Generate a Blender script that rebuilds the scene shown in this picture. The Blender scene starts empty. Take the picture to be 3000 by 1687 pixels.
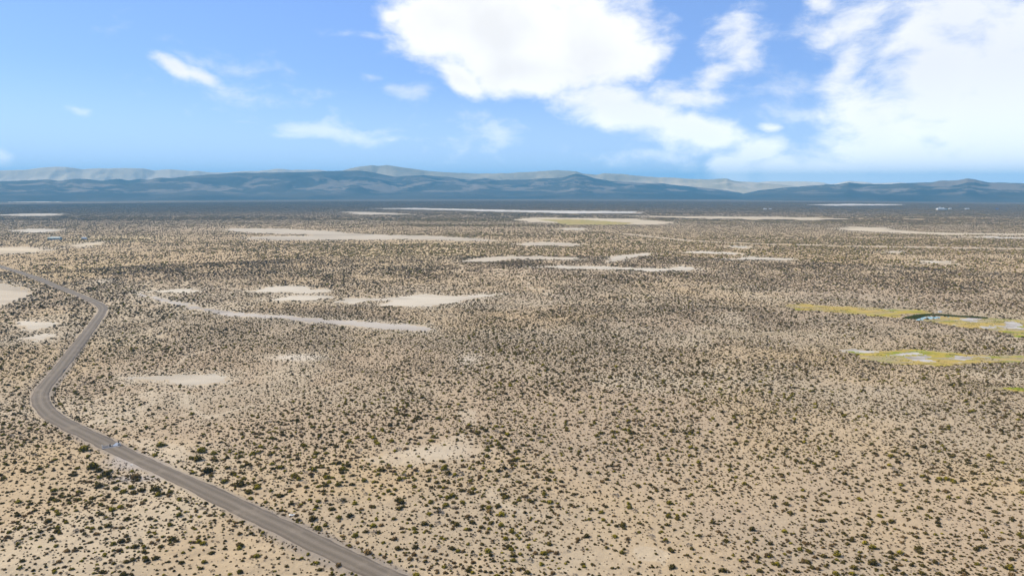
import bpy, math, random
import numpy as np
from mathutils import Vector, Matrix

# ------------------------------------------------------------------ camera, sky, sun, exposure
SC = bpy.context.scene
COL = SC.collection
CAM_H = 95.0                       # drone height above the flat
F = 2000.0                         # focal length in pixels of a 3000 px wide picture
CX, CY, HORIZON = 1500.0, 843.5, 548.0
PITCH = math.atan((CY - HORIZON) / F)

cam_d = bpy.data.cameras.new('camera')
cam_d.sensor_width = 36.0
cam_d.lens = 36.0 * F / 3000.0
cam_d.clip_start = 1.0
cam_d.clip_end = 200000.0
cam = bpy.data.objects.new('camera', cam_d)
COL.objects.link(cam)
cam.location = (0, 0, CAM_H)
cam.rotation_euler = (math.radians(90) - PITCH, 0, 0)
SC.camera = cam

SUN_EL = math.radians(37)
SUN_AZ = math.radians(-66)         # measured from straight ahead (+Y) towards +X
sun_dir = Vector((math.sin(SUN_AZ) * math.cos(SUN_EL), math.cos(SUN_AZ) * math.cos(SUN_EL), math.sin(SUN_EL)))
sun_d = bpy.data.lights.new('sun', 'SUN')
sun_d.energy = 4.8
sun_d.angle = math.radians(0.53)
sun_d.color = (1.0, 0.915, 0.76)
sun = bpy.data.objects.new('sun', sun_d)
COL.objects.link(sun)
sun.rotation_euler = (-sun_dir).to_track_quat('-Z', 'Y').to_euler()

SC.view_settings.view_transform = 'Standard'
SC.view_settings.look = 'None'
SC.view_settings.exposure = 0.52
SC.view_settings.gamma = 1.0
SC.view_settings.use_curve_mapping = False
SC.render.engine = 'CYCLES'
SC.cycles.use_denoising = True
SC.cycles.max_bounces = 3
SC.cycles.diffuse_bounces = 1
SC.cycles.glossy_bounces = 2
SC.cycles.transparent_max_bounces = 6
SC.cycles.volume_bounces = 0
SC.cycles.sample_clamp_indirect = 4.0


def px_dir(x, y):
    """world direction of a place seen at x, y in the 3000 x 1687 photograph"""
    a, b = (x - CX) / F, (y - CY) / F
    c, s = math.cos(PITCH), math.sin(PITCH)
    return np.array([a, c - b * s, -s - b * c])


def px_sky(x, y):
    d = px_dir(x, y)
    return math.atan2(d[0], d[1]), math.atan2(d[2], math.hypot(d[0], d[1]))


class Nodes:
    """short hand for building a node tree"""
    def __init__(self, tree):
        self.t = tree
        tree.nodes.clear()

    def n(self, typ, ins=None, **props):
        nd = self.t.nodes.new(typ)
        for k, v in props.items():
            setattr(nd, k, v)
        for k, v in (ins or {}).items():
            s = nd.inputs[k]
            if isinstance(v, bpy.types.NodeSocket):
                self.t.links.new(v, s)
            else:
                s.default_value = v
        return nd

    def m(self, op, a, b=None, c=None, clamp=False):
        ins = {0: a}
        if b is not None:
            ins[1] = b
        if c is not None:
            ins[2] = c
        return self.n('ShaderNodeMath', ins, operation=op, use_clamp=clamp).outputs[0]

    def vm(self, op, a, b=None, scale=None):
        ins = {0: a}
        if b is not None:
            ins[1] = b
        if scale is not None:
            ins['Scale'] = scale
        nd = self.n('ShaderNodeVectorMath', ins, operation=op)
        return nd.outputs['Value'] if op in ('LENGTH', 'DOT_PRODUCT') else nd.outputs[0]

    def noise(self, vec, scale, detail=4, rough=0.55, dist=0.0, out='Fac', dim='3D'):
        return self.n('ShaderNodeTexNoise', noise_dimensions=dim, ins={'Vector': vec, 'Scale': scale, 'Detail': detail, 'Roughness': rough, 'Distortion': dist}).outputs[out]

    def ramp(self, fac, lo, hi, t0=0.0, t1=1.0, smooth=True):
        nd = self.n('ShaderNodeMapRange', {'Value': fac, 'From Min': lo, 'From Max': hi, 'To Min': t0, 'To Max': t1})
        nd.interpolation_type = 'SMOOTHSTEP' if smooth else 'LINEAR'
        return nd.outputs[0]

    def mix(self, fac, a, b, blend='MIX'):
        nd = self.t.nodes.new('ShaderNodeMix')
        nd.data_type = 'RGBA'
        nd.blend_type = blend
        nd.clamp_factor = True
        for s, v in ((nd.inputs[0], fac), (nd.inputs[6], a), (nd.inputs[7], b)):
            if isinstance(v, bpy.types.NodeSocket):
                self.t.links.new(v, s)
            elif hasattr(v, '__len__'):
                s.default_value = (*v[:3], 1.0)
            else:
                s.default_value = v
        return nd.outputs[2]

    def link(self, a, b):
        self.t.links.new(a, b)


world = bpy.data.worlds.new('World')
SC.world = world
world.use_nodes = True
world.cycles.sampling_method = 'NONE'


def build_sky():
    N = Nodes(world.node_tree)
    out = N.n('ShaderNodeOutputWorld')
    sky = N.n('ShaderNodeTexSky', sky_type='NISHITA', sun_disc=False, sun_elevation=SUN_EL, sun_rotation=SUN_AZ,
              altitude=1200.0, air_density=1.0, dust_density=0.25, ozone_density=2.5)
    d = N.n('ShaderNodeTexCoord').outputs['Generated']
    d = N.vm('NORMALIZE', d)
    sep = N.n('ShaderNodeSeparateXYZ', {0: d})
    x, y, z = sep.outputs
    az = N.m('ARCTAN2', x, y)
    el = N.m('ARCSINE', z)
    uv = N.n('ShaderNodeCombineXYZ', {0: az, 1: el, 2: 0.0}).outputs[0]
    # edges of the clouds: two scales of billows
    warp = N.noise(uv, 9.0, 2, 0.5, out='Color', dim='2D')
    warp = N.vm('SUBTRACT', warp, (0.5, 0.5, 0.5))
    uvw = N.vm('ADD', uv, N.vm('SCALE', warp, scale=0.026))
    str_ = N.vm('MULTIPLY', uvw, (1.0, 1.7, 1.0))
    billow = N.noise(str_, 24.0, 8, 0.58, 0.05, dim='2D')
    wisp_v = N.vm('MULTIPLY', uvw, (0.85, 1.7, 1.0))
    wisp = N.noise(wisp_v, 20.0, 8, 0.6, 0.1, dim='2D')

    def shape(blobs):
        acc = None
        for (cx, cy, rx, ry, rot, w) in blobs:
            u0, v0 = px_sky(cx, cy)
            ua, _ = px_sky(cx + rx, cy)
            ub, _ = px_sky(cx - rx, cy)
            a = (ua - ub) / 2
            b = ry / F
            nd = N.n('ShaderNodeMapping', {'Vector': uvw, 'Location': (u0, v0, 0), 'Rotation': (0, 0, math.radians(-rot)), 'Scale': (a, b, 1)}, vector_type='TEXTURE')
            r = N.vm('LENGTH', nd.outputs[0])
            e = N.m('MULTIPLY', N.m('SUBTRACT', 1.0, r), w)
            acc = e if acc is None else N.m('SMOOTH_MAX', acc, e, 0.22)
        return acc

    big = shape([(1440, 70, 330, 165, 8, 1.0), (1270, 70, 150, 110, 0, 1.0), (1720, 125, 255, 150, 8, 1.0), (1540, 205, 250, 85, 0, 1.0),
                 (1560, -60, 230, 120, 0, 1.0), (1350, 235, 90, 45, 30, 0.8), (1900, 170, 70, 50, 0, 0.55), (1150, 42, 40, 24, 0, 0.5)])
    soft = shape([(1840, 335, 330, 62, 17, 1.0), (2030, 385, 200, 50, 12, 1.0), (2020, 300, 150, 38, 5, 0.7), (2200, 455, 130, 52, -15, 1.0), (2130, 480, 70, 45, 0, 1.0),
                  (2720, 540, 560, 70, 0, 1.0), (2330, 510, 300, 62, 0, 1.0), (2950, 300, 420, 380, 0, 1.0), (2700, 470, 520, 95, -4, 1.0), (2800, 60, 260, 150, -40, 0.8), (2560, 380, 220, 170, 0, 0.8), (2740, 250, 230, 260, 0, 0.95),
                  (2170, 108, 90, 70, 0, 0.62), (2190, 165, 60, 56, 0, 0.6), (2110, 222, 80, 34, -20, 0.55), (2080, 250, 60, 30, 0, 0.5), (2250, 375, 45, 14, 0, 0.9),
                  (500, 196, 90, 20, 24, 0.75), (600, 226, 80, 20, 14, 0.75), (2520, 60, 160, 90, -20, 0.5), (2420, 5, 70, 50, 0, 0.6), (2480, 190, 60, 130, 20, 0.45)])
    faint = shape([(960, 385, 210, 36, 6, 1.0), (1205, 277, 75, 30, 0, 1.0), (225, 322, 60, 14, 10, 0.9), (1075, 102, 110, 16, 0, 0.8), (1150, 410, 60, 16, 5, 0.8), (1090, 232, 40, 14, 0, 0.7),
                   (1430, 400, 170, 60, 0, 0.55), (700, 250, 260, 60, 15, 0.45), (10, 460, 40, 30, 0, 0.8), (1950, 460, 160, 40, 0, 0.5), (2300, 300, 140, 120, 0, 0.5)])
    a_big = N.ramp(N.m('ADD', big, N.m('MULTIPLY', N.m('SUBTRACT', billow, 0.5), 0.66)), -0.12, 0.42)
    a_soft = N.ramp(N.m('ADD', soft, N.m('MULTIPLY', N.m('SUBTRACT', wisp, 0.5), 1.3)), -0.2, 0.68, 0.0, 0.96)
    a_faint = N.ramp(N.m('ADD', faint, N.m('MULTIPLY', N.m('SUBTRACT', wisp, 0.5), 2.2)), -0.1, 1.1, 0.0, 0.5)
    # the same kind of broken cloud goes on all round, outside the part of the sky in view, thickened to whiten the fill light
    infront = N.ramp(N.m('ABSOLUTE', az), 0.68, 0.85, 1.0, 0.0)
    high = N.ramp(el, 0.27, 0.4)
    others = N.m('MULTIPLY', N.m('MAXIMUM', N.m('SUBTRACT', 1.0, infront), high), N.ramp(N.m('ADD', N.noise(d, 2.6, 5, 0.6, 0.3), 0.0), 0.46, 0.63, 0.0, 0.9))
    alpha = N.m('MAXIMUM', N.m('MAXIMUM', a_big, a_soft), N.m('MAXIMUM', a_faint, others))
    # cloud brightness: bright rims, a greyer thick middle
    core = N.ramp(N.m('ADD', big, N.m('MULTIPLY', N.m('SUBTRACT', N.noise(uv, 13.0, 3, 0.5, dim='2D'), 0.5), 1.4)), 0.2, 1.1)
    ccol = N.mix(core, (1.0, 1.0, 1.0), (0.86, 0.865, 0.88))
    ccol = N.mix(N.ramp(soft, 0.0, 0.8, 0.0, 0.85), ccol, (0.87, 0.89, 0.94))
    ccol = N.mix(a_big, ccol, N.mix(core, (1.0, 1.0, 1.0), (0.88, 0.88, 0.89)))
    low = N.ramp(el, 0.16, -0.01)              # the air brightens and pales towards the horizon
    hs = N.n('ShaderNodeHueSaturation', {'Saturation': 1.08, 'Color': N.mix(N.m('MULTIPLY', low, 0.75), N.mix(0.45, N.mix(1.0, sky.outputs[0], (0.92, 0.93, 1.16), 'MULTIPLY'), (2.75, 4.15, 7.3)), (5.2, 6.7, 9.0))})
    b_sky = N.n('ShaderNodeBackground', {'Color': hs.outputs[0], 'Strength': SKY_STRENGTH})
    b_cld = N.n('ShaderNodeBackground', {'Color': ccol, 'Strength': N.m('MULTIPLY', N.m('ADD', 1.0, N.m('MULTIPLY', low, 0.45)), CLOUD_STRENGTH)})
    mx = N.n('ShaderNodeMixShader', {0: alpha, 1: b_sky.outputs[0], 2: b_cld.outputs[0]})
    N.link(mx.outputs[0], out.inputs[0])


SKY_STRENGTH = 0.099
CLOUD_STRENGTH = 0.79
build_sky()

# ------------------------------------------------------------------ noise, heights, places
rng = np.random.default_rng(7)
random.seed(7)


def _hash(ix, iy, seed):
    h = (ix.astype(np.int64) * 374761393 + iy.astype(np.int64) * 668265263 + seed * 974711) & 0x7fffffff
    h = ((h ^ (h >> 13)) * 1274126177) & 0x7fffffff
    return ((h ^ (h >> 16)) & 0xffff) / 65535.0


def vnoise(x, y, seed=0):
    ix, iy = np.floor(x), np.floor(y)
    fx, fy = x - ix, y - iy
    fx, fy = fx * fx * (3 - 2 * fx), fy * fy * (3 - 2 * fy)
    a, b = _hash(ix, iy, seed), _hash(ix + 1, iy, seed)
    c, d = _hash(ix, iy + 1, seed), _hash(ix + 1, iy + 1, seed)
    return (a + (b - a) * fx) * (1 - fy) + (c + (d - c) * fx) * fy


def fbm(x, y, seed=0, octs=4, gain=0.5):
    x, y = np.asarray(x, float), np.asarray(y, float)
    s, amp, tot = 0.0, 1.0, 0.0
    for o in range(octs):
        s = s + amp * vnoise(x, y, seed + o * 17)
        tot += amp
        amp *= gain
        x, y = x * 2.03 + 11.3, y * 2.03 - 7.1
    return s / tot


def sstep(a, b, x):
    t = np.clip((x - a) / (b - a), 0, 1)
    return t * t * (3 - 2 * t)


def base_height(x, y):
    x, y = np.asarray(x, float), np.asarray(y, float)
    r = np.hypot(x, y)
    fade = 1 - sstep(900, 2200, r)
    h = (fbm(x / 210, y / 150, 3, 3) - 0.5) * 5.0 * fade
    h = h + (fbm(x / 45, y / 40, 9, 3) - 0.5) * 1.3 * (1 - sstep(300, 900, r))
    # little wind-blown ridges in the foreground
    near = (1 - sstep(180, 420, r)) * (0.35 + 0.65 * sstep(40, -60, x))
    h = h + (fbm((x + 0.6 * y) / 16, (y - 0.3 * x) / 7, 21, 3) - 0.5) * 0.9 * near
    return h


def ground_at(x, y):
    """the point of the ground seen at x, y in the photograph"""
    d = px_dir(x, max(y, HORIZON + 3.0))
    z = 0.0
    for _ in range(6):
        t = (CAM_H - z) / -d[2]
        gx, gy = d[0] * t, d[1] * t
        z = float(base_height(gx, gy))
    return gx, gy


def poly(points, sx=1.0, sy=1.0, ox=0.0, oy=0.0):
    return np.array([ground_at(p[0] * sx + ox, p[1] * sy + oy) for p in points])


C3 = (0.3882, 0.3882, 0, 850)
C5 = (0.3882, 0.3882, 2000, 850)
C8 = (0.15873, 0.15873, 2600, 860)
L1 = (0.5823, 0.5823, 0, 450)
R1 = (0.5823, 0.5823, 1500, 450)
D1 = (1.1646, 1.1646, 0, 0)


def inside(px, py, pg):
    """point in polygon, for arrays"""
    res = np.zeros(px.shape, bool)
    n = len(pg)
    j = n - 1
    for i in range(n):
        xi, yi, xj, yj = pg[i, 0], pg[i, 1], pg[j, 0], pg[j, 1]
        if yi != yj:
            c = ((yi > py) != (yj > py)) & (px < (xj - xi) * (py - yi) / (yj - yi) + xi)
            res ^= c
        j = i
    return res


def seg_dist(px, py, line):
    """distance of points to a polyline, and the nearest length along it"""
    best = np.full(px.shape, 1e9)
    along = np.zeros(px.shape)
    run = 0.0
    for i in range(len(line) - 1):
        ax, ay = line[i]
        bx, by = line[i + 1]
        L = math.hypot(bx - ax, by - ay) + 1e-9
        t = np.clip(((px - ax) * (bx - ax) + (py - ay) * (by - ay)) / L ** 2, 0, 1)
        dd = np.hypot(px - ax - t * (bx - ax), py - ay - t * (by - ay))
        m = dd < best
        best = np.where(m, dd, best)
        along = np.where(m, run + t * L, along)
        run += L
    return best, along


# pans of bare pale silt: outline, tone, label
PANS = [
    ([(-260, 815), (0, 824), (47, 836), (99, 859), (70, 879), (23, 894), (0, 899), (-260, 925)], (1, 1, 0, 0), 'tan', 'smooth tan clay pan cut by the left edge, below the gravel road'),
    ([(60, 250), (150, 235), (420, 240), (470, 250), (430, 270), (330, 290), (240, 305), (190, 295), (150, 270)], C3, 'pale', 'pale silt pan left of the road, upper of two close together'),
    ([(150, 360), (260, 330), (430, 325), (460, 335), (380, 365), (300, 380), (200, 370)], C3, 'pale', 'pale silt pan left of the road, lower of two close together'),
    ([(900, 670), (980, 650), (1150, 640), (1450, 632), (1640, 635), (1730, 650), (1720, 680), (1600, 710), (1430, 722), (1310, 710), (1260, 685), (1150, 685), (1000, 680)], C3, 'pale', 'long pale silt pan among shrubs right of the road, nearest of the pans'),
    ([(330, 735), (400, 748), (480, 765), (560, 781), (640, 788), (740, 796), (860, 804), (960, 811), (1060, 818), (1100, 827), (1080, 834), (960, 828), (860, 819), (740, 807), (640, 799), (560, 794), (480, 776), (400, 757)], D1, 'grey', 'narrow grey dry wash running slantwise from the road bend'),
    ([(700, 692), (780, 690), (900, 680), (980, 680), (1000, 695), (900, 700)], L1, 'pale', 'small pale pan with a thin tail, just left of the twin white pans'),
    ([(1200, 690), (1280, 690), (1330, 670), (1420, 665), (1550, 668), (1590, 680), (1670, 685), (1680, 695), (1600, 700), (1500, 705), (1400, 700), (1300, 700)], L1, 'pale', 'white silt pan, upper of two stacked above the dry wash'),
    ([(1360, 735), (1450, 712), (1600, 710), (1690, 715), (1700, 725), (1600, 735), (1560, 742), (1420, 742)], L1, 'pale', 'white silt pan, lower of two stacked above the dry wash'),
    ([(845, 758), (880, 748), (960, 750), (1010, 745), (1060, 740), (1150, 745), (1190, 740), (1265, 740), (1240, 745), (1190, 752), (1150, 762), (1080, 772), (1000, 770), (945, 768), (985, 757), (930, 757), (880, 765)], D1, 'pale', 'broad white silt pan with a pointed right end, largest above the dry wash'),
    ([(1130, 385), (1180, 377), (1400, 378), (1560, 388), (1640, 388), (1760, 400), (1900, 408), (2200, 415), (2400, 428), (2500, 440), (2300, 437), (2000, 430), (1800, 434), (1600, 435), (1400, 436), (1270, 430), (1250, 420), (1400, 415), (1570, 412), (1550, 405), (1400, 403), (1250, 398)], L1, 'tan', 'largest far pan, a forked tan lakebed in the middle distance'),
    ([(60, 385), (140, 379), (270, 379), (290, 388), (180, 398)], L1, 'pale', 'small pale pan far off, above the bluish buildings'),
    ([(-300, 470), (0, 475), (100, 470), (200, 475), (230, 485), (150, 500), (0, 507), (-300, 512)], L1, 'cream', 'cream sandy flat cut by the left edge, above the road'),
    ([(340, 472), (400, 455), (500, 444), (525, 441), (500, 457), (400, 472)], L1, 'cream', 'slanting cream sand patch below the bluish buildings'),
    ([(40, 240), (100, 236), (270, 240), (260, 245), (60, 245)], L1, 'pale', 'thin white pan far left, farthest of the two below the hills'),
    ([(-60, 309), (150, 302), (300, 302), (280, 311), (100, 314)], L1, 'pale', 'thin white pan far left, nearer of the two below the hills'),
    ([(1860, 276), (2100, 274), (2576, 284), (2860, 288), (3220, 292), (3200, 301), (2860, 302), (2576, 294), (2200, 284)], L1, 'white', 'very long white salt flat far off, below the dark belt'),
    ([(1730, 293), (1900, 296), (2060, 306), (1830, 307)], L1, 'tan', 'tan streak of bare ground just under the long white salt flat'),
    ([(0, 332), (130, 322), (600, 328), (820, 346), (740, 358), (500, 355), (100, 345)], R1, 'cream', 'cream flat surrounding the far yellow meadow'),
    ([(220, 381), (300, 374), (380, 377), (340, 386)], R1, 'pale', 'tiny pale pan below the far yellow meadow'),
    ([(30, 456), (80, 447), (200, 445), (370, 455), (320, 465), (80, 464)], R1, 'tan', 'flat tan pan in the middle distance, left of the thin track'),
    ([(-270, 545), (-180, 525), (0, 516), (150, 516), (350, 524), (330, 535), (100, 533), (0, 532), (-130, 545)], R1, 'tan', 'long tan pan in the middle of the plain with a tapered left end'),
    ([(500, 515), (690, 501), (700, 510), (600, 526), (540, 541), (460, 546)], R1, 'pale', 'hooked pale pan just above the long low pan'),
    ([(90, 570), (260, 564), (440, 566), (620, 576), (780, 578), (830, 566), (910, 568), (930, 584), (850, 591), (700, 590), (500, 585), (250, 577)], R1, 'pale', 'long low pan ending in a rounded right lobe'),
    ([(830, 498), (930, 490), (1060, 495), (1150, 501), (1160, 508), (1050, 504)], R1, 'pale', 'thin pale pan right of the hooked pan'),
    ([(1000, 531), (1150, 526), (1200, 516), (1300, 524), (1460, 530), (1420, 537), (1200, 534)], R1, 'pale', 'thin pale pan with a small peak, centre right of the plain'),
    ([(1070, 467), (1150, 465), (1220, 476), (1150, 477)], R1, 'pale', 'short pale streak below the thin track'),
    ([(1860, 496), (1940, 488), (2000, 495), (1920, 500)], R1, 'pale', 'tiny pale pan on the right side of the plain, upper one'),
    ([(2050, 549), (2100, 536), (2200, 544), (2180, 555)], R1, 'pale', 'tiny pale pan on the right side of the plain, lower one'),
    ([(1640, 381), (1700, 369), (1880, 373), (1900, 385), (2100, 397), (2300, 402), (2620, 404), (2620, 411), (2200, 409), (1980, 400), (1870, 395), (1780, 392)], R1, 'cream', 'cream wash with a long thin tail running off the right edge'),
    ([(2230, 420), (2400, 420), (2640, 423), (2640, 428), (2400, 426)], R1, 'white', 'thin white streak near the right edge, below the cream wash'),
    ([(1470, 257), (1700, 253), (1990, 256), (1850, 261), (1600, 262)], R1, 'white', 'thin white salt flat left of the far ranch buildings'),
    ([(560, 314), (900, 316), (1300, 318), (1720, 328), (1500, 334), (1300, 330), (900, 326)], R1, 'cream', 'pale band of bare ground right of the far yellow meadow'),
    ([(470, 642), (510, 637), (545, 640), (520, 648)], L1, 'tan', 'tiny tan patch beside the far end of the gravel road'),
    ([(2150, 219), (2300, 218), (2620, 224), (2620, 227), (2300, 223)], R1, 'white', 'faint white streak below the dark mesa at the right edge'),
]
TRACK = [ground_at(x * 0.5823 + 1500, y * 0.5823 + 450) for x, y in ((560, 402), (720, 421), (900, 439), (1100, 449), (1300, 456), (1700, 466), (2100, 472), (2600, 480))]
MEADOWS = [
    ([(770, 112), (860, 105), (1060, 116), (1300, 124), (1500, 134), (1700, 144), (1860, 160), (1870, 172), (1750, 184), (1620, 192), (1560, 203), (1400, 190), (1250, 182), (1120, 166), (1000, 153), (850, 149)], C5, 'narrow yellow-green meadow left of the turquoise pool'),
    ([(560, 480), (690, 470), (760, 460), (900, 460), (1050, 440), (1300, 432), (1600, 450), (1900, 448), (2300, 476), (2520, 488), (2760, 500), (2760, 840), (2520, 820), (2400, 785), (2250, 745), (2100, 722), (1900, 692), (1700, 674), (1500, 658), (1300, 622), (1100, 582), (900, 532)], C8, 'yellow-green marsh with white crust right of the turquoise pool'),
    ([(1150, 446), (1300, 440), (1420, 452), (1600, 452), (1800, 448), (2000, 468), (2200, 484), (2400, 488), (2680, 500), (2680, 548), (2400, 548), (2200, 562), (2050, 577), (1850, 567), (1650, 557), (1500, 542), (1380, 517), (1300, 488)], C5, 'yellow marsh hollow with a white crusted middle, near the right edge'),
    ([(2200, 728), (2400, 738), (2680, 748), (2680, 790), (2576, 775), (2400, 752)], C5, 'dull olive meadow strip cut by the right edge'),
    ([(130, 331), (300, 330), (450, 338), (610, 350), (550, 357), (280, 359), (220, 345)], R1, 'far yellow-green meadow in the middle of the plain'),
]
CRUSTS = [
    ([(-100, 1150), (0, 1138), (150, 1110), (450, 1093), (600, 1100), (720, 1140), (700, 1195), (800, 1232), (880, 1258), (700, 1284), (600, 1250), (400, 1192), (250, 1162), (50, 1155)], C8, 'large grey-white salt crust inside the near marsh hollow'),
    ([(1080, 1195), (1250, 1165), (1500, 1178), (1800, 1150), (1880, 1165), (1500, 1222), (1350, 1245), (1230, 1218)], C8, 'ragged white salt crust right of the large crust'),
    ([(1280, 485), (1500, 455), (1780, 480), (1720, 522), (1450, 530), (1380, 505)], C8, 'oval white salt crust in the marsh right of the pool'),
    ([(1730, 655), (1850, 612), (2100, 598), (2250, 515), (2400, 525), (2520, 600), (2440, 665), (2300, 645), (2050, 625), (1900, 648)], C8, 'branching white salt crust by the right edge'),
    ([(1150, 448), (1290, 439), (1460, 459), (1290, 470)], C5, 'small white salt crust at the tip of the near marsh hollow'),
    ([(1440, 520), (1700, 500), (1780, 505), (1700, 530), (1520, 535)], C8, 'thin white rim of salt under the oval crust'),
]
POOL = [(510, 477), (600, 452), (700, 423), (800, 412), (890, 422), (975, 444), (970, 462), (850, 461), (700, 467), (600, 478)]
DAMP = [  # strips of darker, damp silt: outline, strength
    ([(100, 300), (500, 318), (1000, 312), (1000, 335), (500, 345), (150, 330)], C5, 0.8),
    ([(780, 398), (1000, 408), (1400, 430), (1900, 450), (2400, 470), (2576, 480), (2576, 500), (2000, 470), (1400, 455), (1100, 445), (900, 425)], C5, 0.9),
    ([(650, 120), (780, 106), (1800, 130), (2100, 160), (2576, 185), (2576, 215), (1800, 190), (1000, 160), (700, 145)], C5, 0.6),
    ([(1850, 680), (2200, 715), (2700, 730), (2700, 765), (2300, 745), (1950, 700)], C5, 0.9),
]
# belts of thicker or thinner scrub, the dark far ones standing in for cloud shadow: centre x, y, half width, half height in the photograph, change
BELTS = [
    (1500, 612, 420, 7, 1.3), (1150, 600, 700, 10, 0.5), (2350, 598, 560, 9, 0.7), (2820, 604, 220, 9, 0.9), (2250, 668, 360, 14, 1.0), (1530, 702, 160, 5, 1.4), (1290, 707, 130, 6, 1.5),
    (500, 760, 330, 22, 0.4), (2450, 812, 180, 14, 1.2), (2180, 840, 150, 16, 0.9), (2220, 960, 120, 22, 0.9), (330, 735, 120, 10, 0.6), (450, 620, 500, 14, 0.5),
    (1350, 1080, 330, 80, 0.5), (950, 1045, 230, 40, 0.6), (1800, 1190, 340, 90, 0.45), (1550, 1420, 350, 120, 0.4), (720, 940, 300, 60, 0.35), (2350, 1200, 300, 45, 0.35), (2800, 1260, 200, 60, 0.4),
    (500, 1290, 170, 45, -0.75), (1300, 1330, 170, 30, -0.75), (1100, 1160, 170, 70, -0.35), (2650, 1005, 250, 24, -0.4), (2700, 870, 330, 14, -0.6), (2500, 1120, 300, 60, -0.25),
    (900, 660, 500, 8, -0.3), (2100, 642, 500, 6, -0.75), (2700, 640, 300, 8, -0.6), (300, 705, 160, 9, -0.7), (170, 800, 90, 22, -0.35), (1370, 1050, 30, 16, -0.8), (700, 1180, 280, 40, -0.3),
    (1560, 1200, 130, 26, -0.5), (820, 1045, 60, 9, -0.9), (1250, 735, 260, 26, -0.3), (1900, 1610, 90, 30, -0.6), (250, 1640, 260, 60, -0.2), (2100, 1360, 260, 50, -0.3),
]
BELTS_G = []
for (bx_, by_, bw_, bh_, ch_) in BELTS:
    g0 = ground_at(bx_, by_)
    gl, gr_ = ground_at(bx_ - bw_, by_), ground_at(bx_ + bw_, by_)
    gn, gf = ground_at(bx_, by_ + bh_), ground_at(bx_, by_ - bh_)
    BELTS_G.append((g0[0], g0[1], (gr_[0] - gl[0]) / 2, gn[1], gf[1], ch_))

RISES = [np.array([ground_at(*p) for p in ln]) for ln in (
    [(815, 1032), (932, 1049), (1048, 1078), (1165, 1131), (1258, 1177), (1330, 1225), (1363, 1262)],
    [(1600, 1000), (1720, 1018), (1850, 1030), (1980, 1037)],
    [(1950, 905), (2100, 950), (2250, 965), (2330, 962)],
    [(2000, 870), (2150, 905), (2260, 925)],
    [(2350, 880), (2600, 890), (2800, 898), (3000, 905)],
    [(2150, 1010), (2400, 1040), (2560, 1075), (2760, 1085), (3000, 1070)],
    [(2700, 1110), (2830, 1128), (3000, 1138)],
    [(150, 900), (200, 880), (240, 900), (230, 950)])]
pan_polys = [poly(p, *s) for p, s, _, _ in PANS]
meadow_polys = [poly(p, *s) for p, s, _ in MEADOWS]
crust_polys = [poly(p, *s) for p, s, _ in CRUSTS]
pool_poly = poly(POOL, *C8)
bare_polys = [poly(p) for p in (
    [(1060, 1342), (1170, 1322), (1285, 1300), (1350, 1268), (1385, 1280), (1378, 1312), (1300, 1348), (1210, 1368), (1110, 1358)],
    [(1340, 1205), (1385, 1198), (1400, 1240), (1360, 1252)],
    [(820, 1050), (880, 1034), (950, 1042), (920, 1058)],
    [(1850, 1604), (1960, 1610), (1945, 1642), (1865, 1634)],
    [(370, 1290), (430, 1283), (520, 1300), (560, 1330), (500, 1352), (430, 1325)])]
damp_polys = [(poly(p, *s), w) for p, s, w in DAMP]

ROAD_PX = [(-420, 668), (-200, 716), (0, 781), (90, 808), (175, 842), (233, 865), (272, 882), (298, 897), (301, 911), (285, 935), (256, 974), (229, 1009), (194, 1056), (163, 1095), (136, 1126), (119, 1153),
           (118, 1176), (132, 1199), (159, 1222), (202, 1246), (252, 1271), (295, 1292), (330, 1311), (378, 1334), (446, 1366), (534, 1405), (625, 1446), (735, 1501), (820, 1541), (900, 1578), (1010, 1631), (1128, 1687), (1290, 1765), (1600, 1930)]
road_raw = np.array([ground_at(*p) for p in ROAD_PX])


def smooth_line(pts, step):
    """Catmull-Rom through the points, resampled evenly"""
    out = []
    for i in range(len(pts) - 1):
        p0, p1, p2, p3 = pts[max(i - 1, 0)], pts[i], pts[i + 1], pts[min(i + 2, len(pts) - 1)]
        for t in np.linspace(0, 1, 24, endpoint=False):
            out.append(0.5 * ((2 * p1) + (-p0 + p2) * t + (2 * p0 - 5 * p1 + 4 * p2 - p3) * t * t + (-p0 + 3 * p1 - 3 * p2 + p3) * t ** 3))
    out.append(pts[-1])
    out = np.array(out)
    d = np.concatenate([[0], np.cumsum(np.hypot(*np.diff(out, axis=0).T))])
    s = np.arange(0, d[-1], step)
    return np.stack([np.interp(s, d, out[:, 0]), np.interp(s, d, out[:, 1])], 1)


road = smooth_line(road_raw, 3.0)
for _ in range(6):
    road[1:-1] = (road[:-2] + 2 * road[1:-1] + road[2:]) / 4
road_z = base_height(road[:, 0], road[:, 1])
for _ in range(60):
    road_z[1:-1] = (road_z[:-2] + 2 * road_z[1:-1] + road_z[2:]) / 4
road_s = np.concatenate([[0], np.cumsum(np.hypot(*np.diff(road, axis=0).T))])
ROAD_HALF = 3.3
road_c = road[::4]
road_cs = np.concatenate([[0], np.cumsum(np.hypot(*np.diff(road_c, axis=0).T))])


def height(x, y):
    x, y = np.asarray(x, float), np.asarray(y, float)
    h = base_height(x, y)
    # the road bench
    near = (x > road[:, 0].min() - 30) & (x < road[:, 0].max() + 30) & (y < road[:, 1].max() + 30)
    if near.any():
        d, s = seg_dist(x[near], y[near], road_c)
        zr = np.interp(s * (road_s[-1] / road_cs[-1]), road_s, road_z)
        k = 1 - sstep(ROAD_HALF + 1.0, ROAD_HALF + 7.0, d)
        hn = h[near]
        hn = hn * (1 - k) + zr * k
        hn = hn - 0.35 * np.exp(-((d - ROAD_HALF - 2.2) / 1.1) ** 2)      # shallow ditch
        h[near] = hn
    return h


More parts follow.
